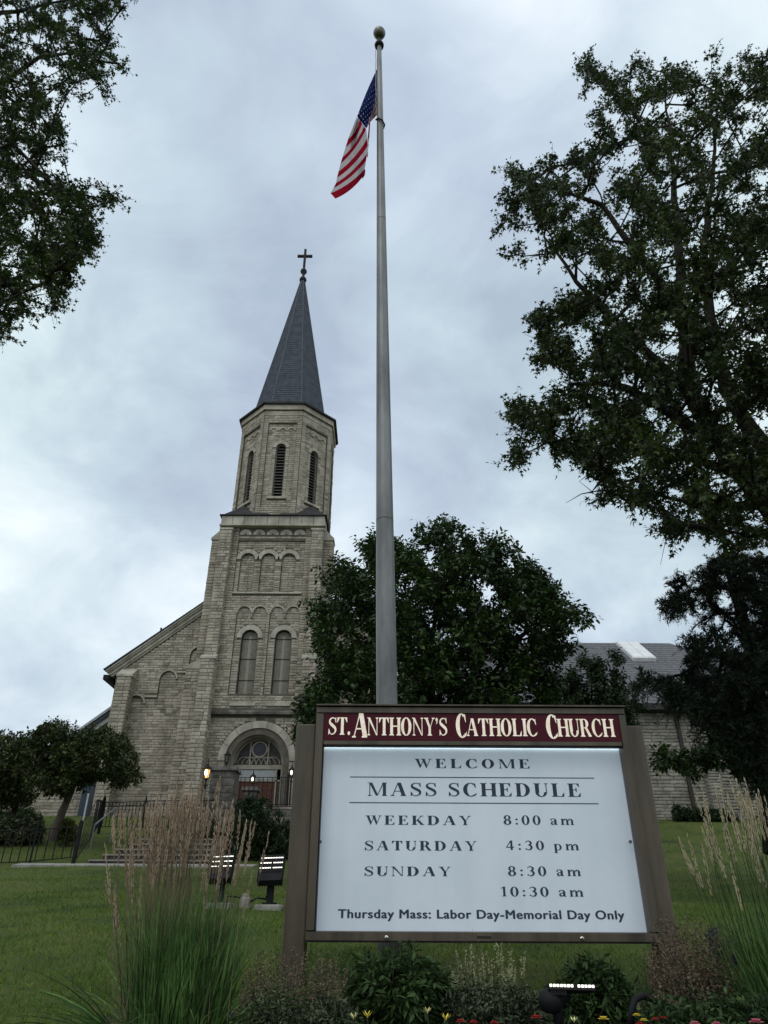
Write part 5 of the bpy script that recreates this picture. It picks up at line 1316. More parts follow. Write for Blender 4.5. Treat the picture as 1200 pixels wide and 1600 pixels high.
def tree(name, label, cat, poly, Yc, half, limbs, n_anchor, spray, leaf, lsize, leafmat, barkmat, seed=1, holes=(), Rpx=90, group=None,
         twigs=5, per=9, up=.25, droop=0.0, rough_edge=0, base=None, spread=1.0, r_tip=.010, inward=None, shell=0.0, lw=1.0, rmin=.006, density=None, clump=.45):
    rs = NR(seed); xs, ys = np.array(poly, float).T
    X = []; 
    while len(X) < n_anchor:
        x = rs.uniform(xs.min(), xs.max(), 4000); y = rs.uniform(ys.min(), ys.max(), 4000); ok = inpoly(x, y, poly)
        d = edgedist(x, y, poly)
        for (hx, hy, hr) in holes: ok &= ((x - hx) ** 2 + (y - hy) ** 2) > (hr * rs.uniform(.8, 1.2, len(x))) ** 2
        # broken outline: fewer tips near the very edge, clustered by a wave field
        w = np.sin(x * .045 + seed) * np.cos(y * .052 - seed * 1.7) + np.sin(x * .11 - y * .07 + seed * 2.3) * .7
        ok &= (d > rough_edge * (w + .6) * .5) & (rs.rand(len(x)) < np.clip(.75 + w * clump - (clump - .45) * .45, .06 if clump > .5 else .12, 1))
        if density is not None: ok &= rs.rand(len(x)) < density(x, y)
        X += list(zip(x[ok], y[ok], d[ok]))
    X = np.array(X[:n_anchor]); f = np.sqrt(np.clip(1 - (1 - np.clip(X[:, 2] / Rpx, 0, 1)) ** 2, 0.02, 1))
    Y = Yc + half * f * rs.uniform(-1, 1, n_anchor); A = Pn(X[:, 0], X[:, 1], Y)
    pos, par, rad = limb_nodes(limbs); nl = len(pos)
    pos = [np.asarray(p) for p in pos]
    P0 = np.array(pos); dmin = np.array([np.linalg.norm(P0 - a, axis=1).min() for a in A]); order = dmin.argsort()
    cap_ = nl + n_anchor * 14; PP = np.zeros((cap_, 3)); PP[:nl] = P0; n = nl; par = list(par); rad = list(rad) ; PATH = np.zeros(cap_)
    ends = []
    for i in order:
        a = A[i]; dv = PP[:n] - a; dd = np.linalg.norm(dv, axis=1) + .12 * PATH[:n] + np.maximum(dv[:, 2], 0) * (.9 if up > 0 else -.1)
        j = int(dd.argmin()); ln = np.linalg.norm(a - PP[j]); k = min(12, max(1, int(ln / .38))); p0 = PP[j].copy(); prev = j
        side = rs.normal(0, .05, 3) * ln
        for q in range(1, k + 1):
            t = q / k; p = p0 * (1 - t) + a * t + side * math.sin(math.pi * t); p[2] -= (.10 if up > 0 else -.05) * ln * math.sin(math.pi * t)
            PP[n] = p; par.append(prev); rad.append(0); PATH[n] = PATH[prev] + ln / k; prev = n; n += 1
        ends.append((prev, j, p0))
    par = np.array(par); PP = PP[:n]; cnt = np.zeros(n)
    for (e, _, _) in ends: cnt[e] += 1
    for i in range(n - 1, nl - 1, -1):
        if par[i] >= nl: cnt[par[i]] += cnt[i]
    rr_ = np.array(rad + [0] * (n - len(rad)), float); rr_[nl:] = np.maximum(rmin, r_tip * np.sqrt(cnt[nl:]))
    # twigs and leaves
    TP, TD, TL = [], [], []
    extra_pos, extra_par, extra_rad = [], [], []
    lp, ld_, ln_, lsz = [], [], [], []
    for (e, j, p0) in ends:
        a = PP[e]; pd = PP[par[e]]; d0 = unit((a - pd)[None])[0]; d0 = unit((d0 + np.array([0, 0, up]))[None])[0]
        for k in range(twigs):
            d = unit((d0 + rs.normal(0, .55 * spread, 3))[None])[0]; ln = spray * rs.uniform(.45, 1.1)
            st = a - d0 * spray * rs.uniform(0, .7) if k else a; pts = []
            for q in range(3):
                t = q / 2; pts.append(st + d * ln * t + np.array([0, 0, -droop * ln * t * t]))
            b0 = n + len(extra_pos)
            for q in range(3): extra_pos.append(pts[q]); extra_par.append(-1 if q == 0 else b0 + q - 1); extra_rad.append(rmin * (1 - .5 * q / 2))
            m = max(2, int(per * rs.uniform(.7, 1.3))); t = np.sort(rs.uniform(.08, 1, m)); t[-1] = 1
            base_ = st + d * ln * t[:, None] + np.array([0, 0, -droop * ln]) * (t ** 2)[:, None]
            sd_ = rs.normal(0, 1, (m, 3)); sd_ -= (sd_ @ d)[:, None] * d; sd_ = unit(sd_)
            if leaf == 'needle': dirs = d * .75 + sd_ * .8; nn = rs.normal(0, 1, (m, 3)); off = 0
            else:
                dirs = d * .45 + sd_ * .8 + np.array([0, 0, -.30]); nn = np.array([0, 0, 1.]) + rs.normal(0, .55, (m, 3)); off = lsize * .5
            lp.append(base_ + unit(dirs) * off * rs.rand(m, 1)); ld_.append(dirs); ln_.append(nn); lsz.append(lsize * rs.uniform(.55, 1.15, m))
    pos_all = np.concatenate([PP, np.array(extra_pos)]); par_all = np.concatenate([par, np.array(extra_par)]).astype(int); rad_all = np.concatenate([rr_, np.array(extra_rad)])
    root = thing(name, label, cat, tuple(pos_all[0]), group)
    li = np.arange(len(par_all)) < nl
    tr_par = np.where(li, par_all, -1)
    link('trunk', branch_mesh('trunk', pos_all, tr_par, rad_all, M[barkmat], 10), root, True)
    br_par = np.where(li, -1, par_all); rad2 = rad_all.copy(); rad2[:nl] = np.minimum(rad2[:nl], .05)
    o = link('branches', branch_mesh('branches', pos_all, br_par, rad2, M[barkmat], 3), root, True); o['kind'] = 'stuff'
    o = link('crown', leaf_mesh('crown', np.concatenate(lp), np.concatenate(ld_), np.concatenate(ln_), np.concatenate(lsz), leaf, M[leafmat], rs, lw), root); o['kind'] = 'stuff'
    return root

# --- big maple at the right
RM = [(905, 95), (935, 92), (960, 105), (990, 78), (1020, 110), (1052, 105), (1085, 112), (1118, 72), (1140, 105), (1165, 80), (1210, 60), (1330, 60), (1360, 500), (1330, 840), (1215, 860), (1190, 830), (1160, 880), (1120, 850), (1085, 835), (1050, 835), (1015, 800),
      (985, 800), (940, 780), (950, 765), (925, 745), (905, 715), (870, 712), (835, 722), (803, 725), (808, 690), (830, 680), (806, 655), (808, 622), (850, 610), (880, 620), (905, 600), (870, 585), (826, 572), (832, 500), (850, 480), (890, 462), (905, 448), (870, 440), (850, 420), (842, 395),
      (818, 410), (800, 412), (770, 430), (775, 400), (800, 390), (830, 388), (838, 375), (800, 360), (770, 365), (772, 350), (800, 335), (768, 302), (770, 298), (800, 300), (800, 290), (788, 262), (825, 268), (830, 240), (870, 250), (895, 235), (920, 240), (928, 215), (912, 190), (925, 160), (915, 135)]
Ym = 11.0
limbsR = [[(1345, 1290, Ym + .6, .42), (1320, 1000, Ym + .6, .36), (1260, 850, Ym + .5, .28), (1180, 765, Ym + .3, .20), (1141, 721, Ym, .17), (1083, 622, Ym - .3, .16), (1065, 500, Ym - .4, .12), (1060, 380, Ym - .3, .09), (1050, 250, Ym - .3, .05), (1040, 150, Ym - .2, .02)],
          [(1270, 830, Ym + .6, .24), (1189, 692, Ym + .6, .17), (1134, 607, Ym + .8, .15), (1110, 500, Ym + 1, .12), (1100, 380, Ym + 1, .09), (1115, 260, Ym + 1, .05), (1120, 130, Ym + 1, .02)],
          [(1083, 622, Ym - .3, .12), (1020, 560, Ym - .8, .09), (960, 500, Ym - 1, .07), (900, 440, Ym - 1.2, .04), (850, 370, Ym - 1.2, .02)],
          [(1065, 500, Ym - .4, .10), (1000, 400, Ym - 1, .07), (940, 320, Ym - 1.2, .05), (850, 290, Ym - 1.4, .02)],
          [(1120, 690, Ym, .12), (1040, 640, Ym - .4, .09), (960, 600, Ym - .8, .06), (890, 600, Ym - 1, .03)],
          [(1150, 740, Ym + .2, .10), (1060, 710, Ym - .3, .07), (960, 680, Ym - .7, .045), (860, 690, Ym - 1, .02)],
          [(1235, 800, Ym + .6, .2), (1230, 600, Ym + 1.2, .16), (1220, 400, Ym + 1.4, .11), (1210, 200, Ym + 1.4, .05), (1205, 100, Ym + 1.4, .02)],
          [(905, 598, Ym - 1, .016), (868, 572, Ym - 1, .010), (836, 556, Ym - 1, .004)], [(880, 585, Ym - 1, .009), (856, 560, Ym - 1, .006), (846, 530, Ym - 1, .003)],
          [(945, 765, Ym - .4, .014), (908, 772, Ym - .4, .008), (884, 786, Ym - .4, .003)], [(925, 768, Ym - .4, .007), (905, 752, Ym - .4, .003)], [(1045, 800, Ym - .2, .008), (1040, 845, Ym - .2, .005), (1032, 882, Ym - .2, .003)],
          [(1180, 790, Ym + .4, .08), (1100, 790, Ym, .05), (1020, 770, Ym - .3, .025)]]
tree('maple_tree', 'huge silver maple with forking dark limbs filling the right side of the picture', 'tree', RM, Ym, 3.2, limbsR, 1480, .46, 'maple', .108, 'mapler', 'bark', seed=11,
     holes=[(948, 298, 20), (1042, 880, 30), (905, 530, 16), (1180, 690, 18), (1130, 650, 14), (1120, 300, 14), (1105, 240, 12), (1150, 320, 16), (1050, 385, 12), (990, 440, 10), (935, 500, 10), (1170, 540, 10), (1090, 800, 12)], Rpx=110, twigs=8, per=11, rough_edge=5, clump=.9, r_tip=.009, rmin=.006)
# --- maple overhanging at the upper left
LMp = [(-60, -60), (230, -60), (205, 5), (190, 30), (165, 45), (160, 58), (190, 62), (212, 90), (200, 122), (165, 120), (172, 145), (160, 165), (120, 150), (100, 158), (98, 200), (115, 255), (80, 255), (60, 240), (62, 268), (98, 272), (102, 290), (130, 278), (150, 300), (185, 305), (180, 325),
       (155, 330), (150, 355), (158, 375), (140, 382), (152, 405), (140, 425), (115, 430), (110, 450), (100, 468), (85, 470), (92, 490), (60, 495), (25, 500), (15, 520), (-60, 530)]
Yl = 8.5
limbsL = [[(-190, 1150, Yl, .30), (-170, 700, Yl, .24), (-150, 450, Yl, .2), (-140, 200, Yl, .14), (-130, 0, Yl, .1)],
          [(-150, 430, Yl, .1), (-60, 350, Yl, .07), (30, 300, Yl, .045), (110, 305, Yl - .2, .015)], [(-145, 250, Yl, .1), (-40, 150, Yl + .2, .07), (60, 90, Yl, .04), (150, 80, Yl, .015)],
          [(-160, 560, Yl, .09), (-60, 470, Yl - .2, .06), (40, 430, Yl - .3, .03), (100, 420, Yl - .4, .012)], [(-140, 180, Yl, .08), (0, 20, Yl + .5, .05), (120, 0, Yl + .6, .015)]]
tree('maple_tree', 'dark leafy maple branches hanging into the upper left corner', 'tree', LMp, Yl, 1.6, limbsL, 680, .34, 'maple', .08, 'maple', 'bark', seed=5,
     holes=[(70, 185, 11), (38, 140, 8), (95, 108, 8), (28, 238, 8), (85, 140, 6), (35, 30, 6), (120, 415, 5), (60, 350, 5)], Rpx=70, twigs=6, per=11, rough_edge=8, r_tip=.007, rmin=.005)
# --- dense rounded tree behind the sign
MT = [(455, 1120), (462, 1085), (480, 1070), (470, 1020), (478, 1000), (468, 968), (482, 945), (505, 930), (498, 900), (515, 880), (525, 868), (535, 858), (560, 845), (585, 835), (600, 840), (640, 830), (660, 812), (690, 805), (720, 812), (745, 830), (790, 845), (812, 860), (845, 880), (870, 895), (880, 930),
      (900, 935), (922, 975), (905, 990), (915, 1010), (890, 1025), (870, 1050), (880, 1075), (860, 1120), (880, 1180), (460, 1180)]
Yt = 18.5
limbsM = [[(668, 1330, Yt, .16), (666, 1250, Yt, .15), (668, 1170, Yt, .13), (672, 1060, Yt, .09), (680, 950, Yt, .05), (690, 850, Yt, .015)], [(668, 1200, Yt, .1), (620, 1100, Yt - .3, .07), (560, 1000, Yt - .4, .04), (520, 920, Yt - .4, .01)],
          [(668, 1190, Yt, .1), (740, 1090, Yt + .2, .07), (810, 1000, Yt + .2, .04), (870, 950, Yt, .01)], [(668, 1210, Yt, .09), (700, 1100, Yt - .8, .06), (730, 980, Yt - 1, .03), (750, 880, Yt - 1, .01)],
          [(668, 1215, Yt, .09), (640, 1110, Yt + .8, .06), (610, 980, Yt + 1, .03), (600, 880, Yt + 1, .01)], [(664, 1260, Yt, .08), (600, 1180, Yt - .6, .05), (520, 1110, Yt - .8, .02)], [(668, 1250, Yt, .08), (760, 1160, Yt - .6, .05), (840, 1090, Yt - .8, .02)]]
tree('tree_lilac', 'dense dark green round tree standing behind the sign and flagpole', 'tree', MT, Yt, 3.3, limbsM, 1550, .46, 'oval', .165, 'ash', 'bark', seed=21, Rpx=150, twigs=6, per=9, up=.9, rough_edge=28, clump=.75, r_tip=.008, rmin=.006, spread=.8, lw=1.0)
# --- crabapples left
CT = [(60, 1190), (30, 1180), (22, 1168), (50, 1150), (60, 1135), (90, 1125), (115, 1132), (130, 1140), (150, 1135), (185, 1145), (205, 1165), (212, 1185), (215, 1215), (195, 1225), (160, 1222), (135, 1222), (118, 1240), (90, 1240), (60, 1230), (40, 1215), (20, 1200)]
Yk = 27.5
tree('crabapple_tree', 'crabapple with a leaning trunk and flat dark crown beside the church corner', 'tree', CT, Yk, 1.7, [[(80, 1312, Yk, .17), (88, 1292, Yk, .15), (100, 1262, Yk, .13), (112, 1235, Yk, .11), (120, 1200, Yk, .07), (125, 1160, Yk, .03)], [(106, 1245, Yk, .08), (80, 1210, Yk - .4, .05), (50, 1180, Yk - .6, .02)],
     [(114, 1228, Yk, .08), (155, 1205, Yk - .2, .05), (190, 1190, Yk, .02)]], 420, .34, 'small', .15, 'crab', 'barkgrey', seed=31, Rpx=45, twigs=6, per=11, rough_edge=5, r_tip=.010, spread=1.1)
CT2 = [(-40, 1150), (-10, 1148), (10, 1145), (35, 1150), (50, 1160), (55, 1200), (48, 1225), (55, 1245), (40, 1260), (10, 1258), (-10, 1262), (-60, 1250)]
tree('crabapple_tree', 'smaller crabapple at the left edge with a short upright trunk', 'tree', CT2, Yk + 3, 1.8, [[(20, 1295, Yk + 3, .13), (22, 1270, Yk + 3, .12), (26, 1240, Yk + 3, .08), (20, 1190, Yk + 3, .03)], [(24, 1250, Yk + 3, .06), (-10, 1210, Yk + 3, .03)]],
     300, .36, 'small', .16, 'crab', 'bark', seed=33, Rpx=50, twigs=6, per=11, rough_edge=5)
# --- spruces at the right
SPp = [(1032, 945), (1045, 930), (1042, 915), (1055, 895), (1075, 900), (1085, 890), (1105, 885), (1098, 870), (1120, 865), (1140, 868), (1180, 870), (1230, 860), (1260, 1000), (1230, 1010), (1180, 1008), (1150, 985), (1120, 960), (1095, 990), (1085, 975), (1105, 955), (1075, 955), (1060, 960), (1045, 960)]
Ys = 15.5
tree('spruce_tree', 'tall dark spruce with a leaning bare trunk and a drooping bough towards the sky', 'tree', SPp, Ys, 1.8, [[(1210, 1330, Ys, .21), (1200, 1240, Ys, .20), (1186, 1120, Ys, .18), (1178, 1040, Ys, .15), (1157, 950, Ys, .12), (1143, 905, Ys, .10), (1135, 870, Ys, .08), (1130, 840, Ys, .04)],
     [(1150, 925, Ys, .05), (1110, 912, Ys - .3, .04), (1060, 930, Ys - .6, .015)], [(1160, 960, Ys, .05), (1120, 958, Ys - .6, .03), (1090, 975, Ys - .7, .012)], [(1153, 940, Ys, .05), (1200, 930, Ys + .2, .04), (1240, 935, Ys, .02)], [(1165, 985, Ys, .04), (1200, 960, Ys, .03)]],
     480, .32, 'needle', .095, 'spruce', 'barkdark', seed=41, Rpx=45, twigs=6, per=24, up=0, droop=.35, rough_edge=5, r_tip=.007, holes=[(1128, 935, 17), (1140, 960, 9), (1170, 935, 10), (1175, 970, 8), (1100, 905, 5)])
SP2 = [(1075, 1030), (1072, 1000), (1080, 985), (1095, 995), (1110, 975), (1150, 990), (1210, 1000), (1270, 1020), (1280, 1260), (1210, 1260), (1172, 1230), (1160, 1160), (1120, 1150), (1085, 1145), (1070, 1115), (1062, 1120), (1048, 1105), (1058, 1098), (1020, 1075), (1010, 1090), (1000, 1085), (985, 1078), (1005, 1058), (1025, 1048), (1050, 1060), (1070, 1060)]
tree('spruce_tree', 'broad black-green spruce whose boughs droop in front of the hall roof', 'tree', SP2, 14.4, 1.5, [[(1215, 1330, 15.0, .22), (1205, 1200, 15.0, .2), (1190, 1100, 15.0, .16), (1170, 1020, 15.0, .1), (1150, 985, 15.0, .04)],
     [(1190, 1100, 15.0, .06), (1120, 1060, 15, .04), (1060, 1055, 14.6, .03), (1010, 1068, 14.4, .01)], [(1195, 1130, 15.0, .06), (1130, 1120, 16, .04), (1080, 1110, 15.6, .02)], [(1180, 1060, 15.0, .05), (1110, 1020, 16.2, .03)]],
     640, .44, 'needle', .12, 'spruce', 'barkdark', seed=43, Rpx=60, twigs=6, per=24, up=0, droop=.4, rough_edge=6, r_tip=.007)
tree('young_maple', 'thin multi-stemmed young tree with a low leafy branch in front of the hall wall', 'tree', [(1008, 1172), (1020, 1165), (1040, 1172), (1060, 1180), (1090, 1178), (1110, 1165), (1150, 1150), (1200, 1160), (1215, 1200), (1170, 1215), (1130, 1195), (1095, 1205), (1075, 1212), (1050, 1195), (1020, 1200)], 19, .8,
     [[(1196, 1285, 19, .09), (1184, 1230, 19, .08), (1168, 1190, 19, .05), (1150, 1150, 19, .03)], [(1190, 1240, 19, .05), (1176, 1190, 18.8, .04), (1160, 1140, 18.8, .02)], [(1178, 1210, 19, .03), (1120, 1182, 18.7, .022), (1060, 1190, 18.5, .01)]],
     110, .32, 'oval', .16, 'ash', 'bark', seed=47, Rpx=25, twigs=5, per=8, rough_edge=3)
tree('columnar_tree', 'narrow upright green shrub tree rising behind the sign in front of the hall roof', 'tree', [(872, 1125), (870, 1085), (880, 1060), (900, 1040), (905, 1025), (925, 1015), (940, 1035), (945, 1060), (955, 1015), (965, 1015), (972, 1035), (972, 1070), (985, 1100), (1003, 1105), (1000, 1130), (985, 1170), (870, 1180)], 29, 1.3,
     [[(930, 1290, 29, .1), (930, 1180, 29, .08), (925, 1080, 29, .04), (920, 1030, 29, .01)], [(932, 1190, 29, .06), (955, 1110, 29, .03), (962, 1030, 29, .01)]], 300, .36, 'oval', .17, 'yew', 'bark', seed=51, Rpx=40, twigs=6, per=11, up=.9, rough_edge=4, holes=[(945, 1045, 9)])
# --- bushes
def bush(name, label, poly, Y, half, n, leaf, ls, mt, seed, spray=.22, per=12, cat='bush', up=.4, twigs=6, Rpx=30, group=None, rough_edge=3, spread=1.0, lw=1.0, bark='bark', r_tip=.006):
    xs, ys = zip(*poly); cx = sum(xs) / len(xs); yb = max(ys)
    top = min(ys)
    return tree(name, label, cat, poly, Y, half, [[(cx, yb + 6, Y, .03), (cx, yb - (yb - top) * .3, Y, .02), (cx, yb - (yb - top) * .6, Y, .01)]], n, spray, leaf, ls, mt, bark, seed=seed, Rpx=Rpx, twigs=twigs, per=per, up=up, group=group, rough_edge=rough_edge, spread=spread, lw=lw, r_tip=r_tip, rmin=.003)
bush('yew_bush', 'dark green yew bush in front of the terrace, next to the sign post', [(360, 1350), (358, 1300), (362, 1268), (378, 1250), (398, 1245), (415, 1252), (435, 1262), (448, 1272), (456, 1290), (458, 1350)], 26, 1.2, 420, 'small', .085, 'yew', 61, per=13)
bush('yew_bush', 'low dark hedge piece beside the steps behind the plumed grass', [(290, 1350), (288, 1300), (300, 1282), (330, 1278), (358, 1290), (360, 1350)], 26.5, .9, 190, 'small', .085, 'yew', 62)
bush('golden_bush', 'small yellow-green bush in the bed by the leaning crabapple', [(88, 1312), (86, 1298), (92, 1284), (103, 1282), (114, 1290), (118, 1304), (114, 1315)], 28.5, .55, 130, 'small', .09, 'lime', 63, Rpx=15)
bush('flower_bed_plants', 'dark leafy bed along the stone wing at the left', [(-30, 1325), (-30, 1290), (0, 1280), (30, 1278), (60, 1282), (72, 1292), (60, 1315), (20, 1330)], 29.5, 1.2, 330, 'small', .12, 'sagegr', 64, Rpx=15, cat='garden bed')
bush('low_hedge', 'rounded dark hedge under the crabapples by the stone wing', [(-30, 1292), (-20, 1272), (10, 1270), (40, 1265), (62, 1272), (68, 1288), (50, 1296)], 33, 1.0, 260, 'small', .12, 'ash', 65, Rpx=15)
bush('foundation_shrub', 'low green shrub against the foot of the hall wall', [(1054, 1283), (1056, 1262), (1066, 1258), (1080, 1268), (1095, 1262), (1110, 1268), (1130, 1270), (1150, 1276), (1150, 1286)], 35.5, .5, 130, 'oval', .14, 'yew', 66, Rpx=12)
# ================================================================ grasses
def blades(name, base, d, length, width, bend, matl, parent=None, seed=0, seg=3, kind=None, label=None):
    """curved tapering blades: base (n,3), d unit directions, bend = sideways fall"""
    rs = NR(seed); n = len(base); d = unit(d); h = np.stack([d[:, 0], d[:, 1], np.zeros(n)], 1) + rs.normal(0, .15, (n, 3)) * [1, 1, 0]; h = unit(h)
    s = unit(np.cross(d, np.array([[0, 1., .2]]) + rs.normal(0, .5, (n, 3))))
    V = []; 
    for k in range(seg + 1):
        t = k / seg; c = base + d * (length * t)[:, None] + h * (bend * length * t * t)[:, None] - np.array([0, 0, 1.]) * (bend * length * .55 * t ** 3)[:, None]
        w = (width * (1 - t ** 1.6) * (.7 + .3 * (1 if k else .5)) + .0004)[:, None]
        V += [c - s * w / 2, c + s * w / 2]
    V = np.stack(V, 1).reshape(-1, 3); q = np.array([(2 * k, 2 * k + 1, 2 * k + 3, 2 * k + 2) for k in range(seg)])
    F = (q[None] + (np.arange(n) * 2 * (seg + 1))[:, None, None]).reshape(-1, 4)
    o = link(name, np_mesh(name, V, F, matl, np.repeat(rs.rand(n), 2 * (seg + 1))), parent)
    if kind: o['kind'] = kind
    return o
def gzn(x, y): return np.interp(y, GY, GZ) + .025 * np.sin(x * .9 + y * .4) + .02 * np.sin(y * 1.1 - x * .35)
# lawn blades: density falls with distance, tufts grow coarser
rs = NR(3)
def lawn(n, y0, y1, ln, wd, seed, name='lawn_grass'):
    rs = NR(seed); u = rs.rand(n); y = y0 * (y1 / y0) ** u; x = rs.uniform(-.62, .62, n) * y * 1.0
    w = np.sin(x * 1.7 + y * .8) + np.sin(y * 2.3 - x * 1.1) + np.sin(x * 5.1) * np.sin(y * 4.7)
    keep = rs.rand(n) < .75 + .12 * w; x, y = x[keep], y[keep]; n = len(x)
    base = np.stack([x, y, gzn(x, y) - .01], 1); d = np.stack([rs.normal(0, .35, n), rs.normal(0, .35, n), np.ones(n)], 1)
    sc_ = (1 + (y - y0) * .0) * ln * rs.uniform(.55, 1.2, n); o = blades(name, base, d, sc_, wd * (y / 8) ** .55 * np.ones(n), rs.uniform(.1, .6, n), M['blade'], seed=seed, seg=2 if y0 < 5 else 1)
    tag(o, 'short green lawn grass covering the slope up to the church', kind='stuff'); return o
lawn(72000, 2.6, 9.5, .060, .0058, 71)
o = lawn(70000, 9.5, 23.5, .065, .0085, 72)
o['label'] = 'farther lawn grass between the floodlights and the steps'
o = lawn(18000, 23.5, 37, .08, .014, 73); o['label'] = 'short grass on the upper slope by the hall and fence'
# anything under the steps and paths is kept below them by their height

# reed grass clumps
def plume_mesh(seed, ln, mt):
    rs = NR(seed); m = MB(); n = 6; pts = []; lean = rs.uniform(-.05, .10)
    L1 = ln
    for k in range(n + 1): t = k / n; pts.append((lean * L1 * t * t, .03 * L1 * math.sin(t * 2 + seed), L1 * t))
    m.tube(pts, [.0022 * (1 - .6 * k / n) for k in range(n + 1)], 4, 0)
    # head: feathery, narrow, built of many short bristles
    hl = rs.uniform(.15, .25) * 1.0
    for k in range(56):
        f = rs.rand(); t = 1 - hl * f / L1 * 1.0; i = min(int(t * n), n - 1); u = t * n - i
        c = [pts[i][j] * (1 - u) + pts[i + 1][j] * u for j in range(3)]; a = rs.uniform(0, 6.28); r_ = .0060 * math.sin(math.pi * min(.97, (1 - f) * .85 + .12)) + .002; l_ = rs.uniform(.014, .026)
        dx, dy = math.cos(a), math.sin(a); w_ = .0022
        m.add([(c[0] + dx * .001, c[1] + dy * .001, c[2]), (c[0] + dx * r_ + dy * w_, c[1] + dy * r_ - dx * w_, c[2] + l_ * .45), (c[0] + dx * r_ * .8, c[1] + dy * r_ * .8, c[2] + l_), (c[0] + dx * r_ - dy * w_, c[1] + dy * r_ + dx * w_, c[2] + l_ * .55)], [(0, 1, 2), (0, 2, 3)], 1)
    return m.mesh('flower_stem', [M['straw'] if mt == 'plume' else M['reed'], M[mt]])
def reed(name, label, cx, cy, rx, n_blade, blen, stems, stem_mt, seed, lean=0.0, group='clumps of feather reed grass'):
    """stems: list of (px, py) tip positions seen in the photo, they rise from the clump's crown"""
    rs = NR(seed); z0 = gz(cx, cy); root = thing(name, label, 'ornamental grass', (cx, cy, z0), group)
    a = rs.uniform(0, 6.28, n_blade); r_ = rx * np.sqrt(rs.rand(n_blade)); base = np.stack([cx + r_ * np.cos(a), cy + r_ * np.sin(a) * .8, np.full(n_blade, z0 - .02)], 1)
    d = np.stack([np.cos(a) * r_ / rx * .06 + rs.normal(0, .06, n_blade) + lean, np.sin(a) * r_ / rx * .10 + rs.normal(0, .055, n_blade), np.ones(n_blade)], 1)
    o = blades('leaf_blades', base, d, blen * rs.uniform(.45, 1.1, n_blade), rs.uniform(.004, .0085, n_blade), rs.gamma(1.0, .13, n_blade), M['reed'], root, seed, 5); o['kind'] = 'stuff'
    k = n_blade // 10; a = rs.uniform(0, 6.28, k); r_ = rx * rs.uniform(.7, 1.1, k); base = np.stack([cx + r_ * np.cos(a), cy + r_ * np.sin(a) * .8, np.full(k, z0 - .01)], 1)
    d = np.stack([np.cos(a) * .7, np.sin(a) * .6, rs.uniform(.5, 1.2, k)], 1)
    o = blades('arching_blades', base, d, rs.uniform(.3, .62, k), rs.uniform(.006, .010, k), rs.uniform(.3, .8, k), M['reed'], root, seed + 1, 6); o['kind'] = 'stuff'
    k = n_blade // 9; a = rs.uniform(0, 6.28, k); r_ = rx * rs.uniform(.5, 1.15, k); base = np.stack([cx + r_ * np.cos(a), cy + r_ * np.sin(a) * .9, np.full(k, z0)], 1)
    d = np.stack([np.cos(a) * .9, np.sin(a) * .8, rs.uniform(.15, .7, k)], 1)
    o = blades('dead_blades', base, d, rs.uniform(.15, .34, k), rs.uniform(.004, .007, k), rs.uniform(.3, .9, k), M['straw'], root, seed + 2, 5); o['kind'] = 'stuff'
    protos = {}
    for i, (px, py) in enumerate(stems):
        Y = cy + rs.uniform(-rx, rx) * .7; tip = P(px, py, Y)
        bx = cx + np.clip((tip.x - cx) * .72, -rx * .95, rx * .95) + rs.normal(0, .03); b = Vector((bx, Y, z0))
        ln = (tip - b).length; key = (int(ln * 8), i % 3)
        if key not in protos: protos[key] = (plume_mesh(seed * 7 + key[0] * 3 + key[1], (key[0] + .5) / 8, stem_mt), (key[0] + .5) / 8)
        me, l0 = protos[key]; o = bpy.data.objects.new('flower_stem', me); col.objects.link(o); o.parent = root
        q = (tip - b).to_track_quat('Z', 'Y'); o.matrix_parent_inverse = Matrix.Translation(-root.location)
        o.matrix_basis = Matrix.Translation(b) @ q.to_matrix().to_4x4() @ Matrix.Rotation(rs.uniform(0, 6.28), 4, 'Z') @ Matrix.Diagonal((1, 1, ln / l0, 1))
    return root
rs = NR(88); stems = []
for i in range(135):
    x = rs.normal(285, 50); x = min(max(x, 176), 372); top = 1222 + abs(x - 290) * .45 + rs.gamma(1.6, 22); stems.append((x, min(top, 1480)))
stems += [(382, 1282), (386, 1287), (404, 1302), (392, 1365), (370, 1330), (377, 1290), (170, 1378), (178, 1395), (196, 1275), (192, 1268), (240, 1217), (268, 1213), (300, 1218), (318, 1212), (335, 1222), (343, 1216)]
gx = P(280, 1560, 3.9).x
reed('feather_reed_grass', 'tall clump of feather reed grass with tan plumes on the lawn left of the sign', gx, 3.9, .20, 1900, .70, stems, 'plume', 91)
rs = NR(89); stems = []
for i in range(34):
    x = rs.uniform(1085, 1215); stems.append((x, 1228 + max(0, (1150 - x)) * .9 + rs.gamma(1.5, 32)))
stems += [(1090, 1243), (1094, 1237), (1105, 1232), (1068, 1310), (1080, 1308), (1085, 1322), (1062, 1335), (1118, 1215), (1135, 1222), (1125, 1226), (1150, 1224), (1165, 1218)]
gx2 = P(1250, 1500, 3.7).x
reed('feather_reed_grass', 'looser clump of pale plumed grass at the right edge beside the sign', gx2, 3.7, .25, 1200, .76, stems, 'plume2', 93, lean=-.05)

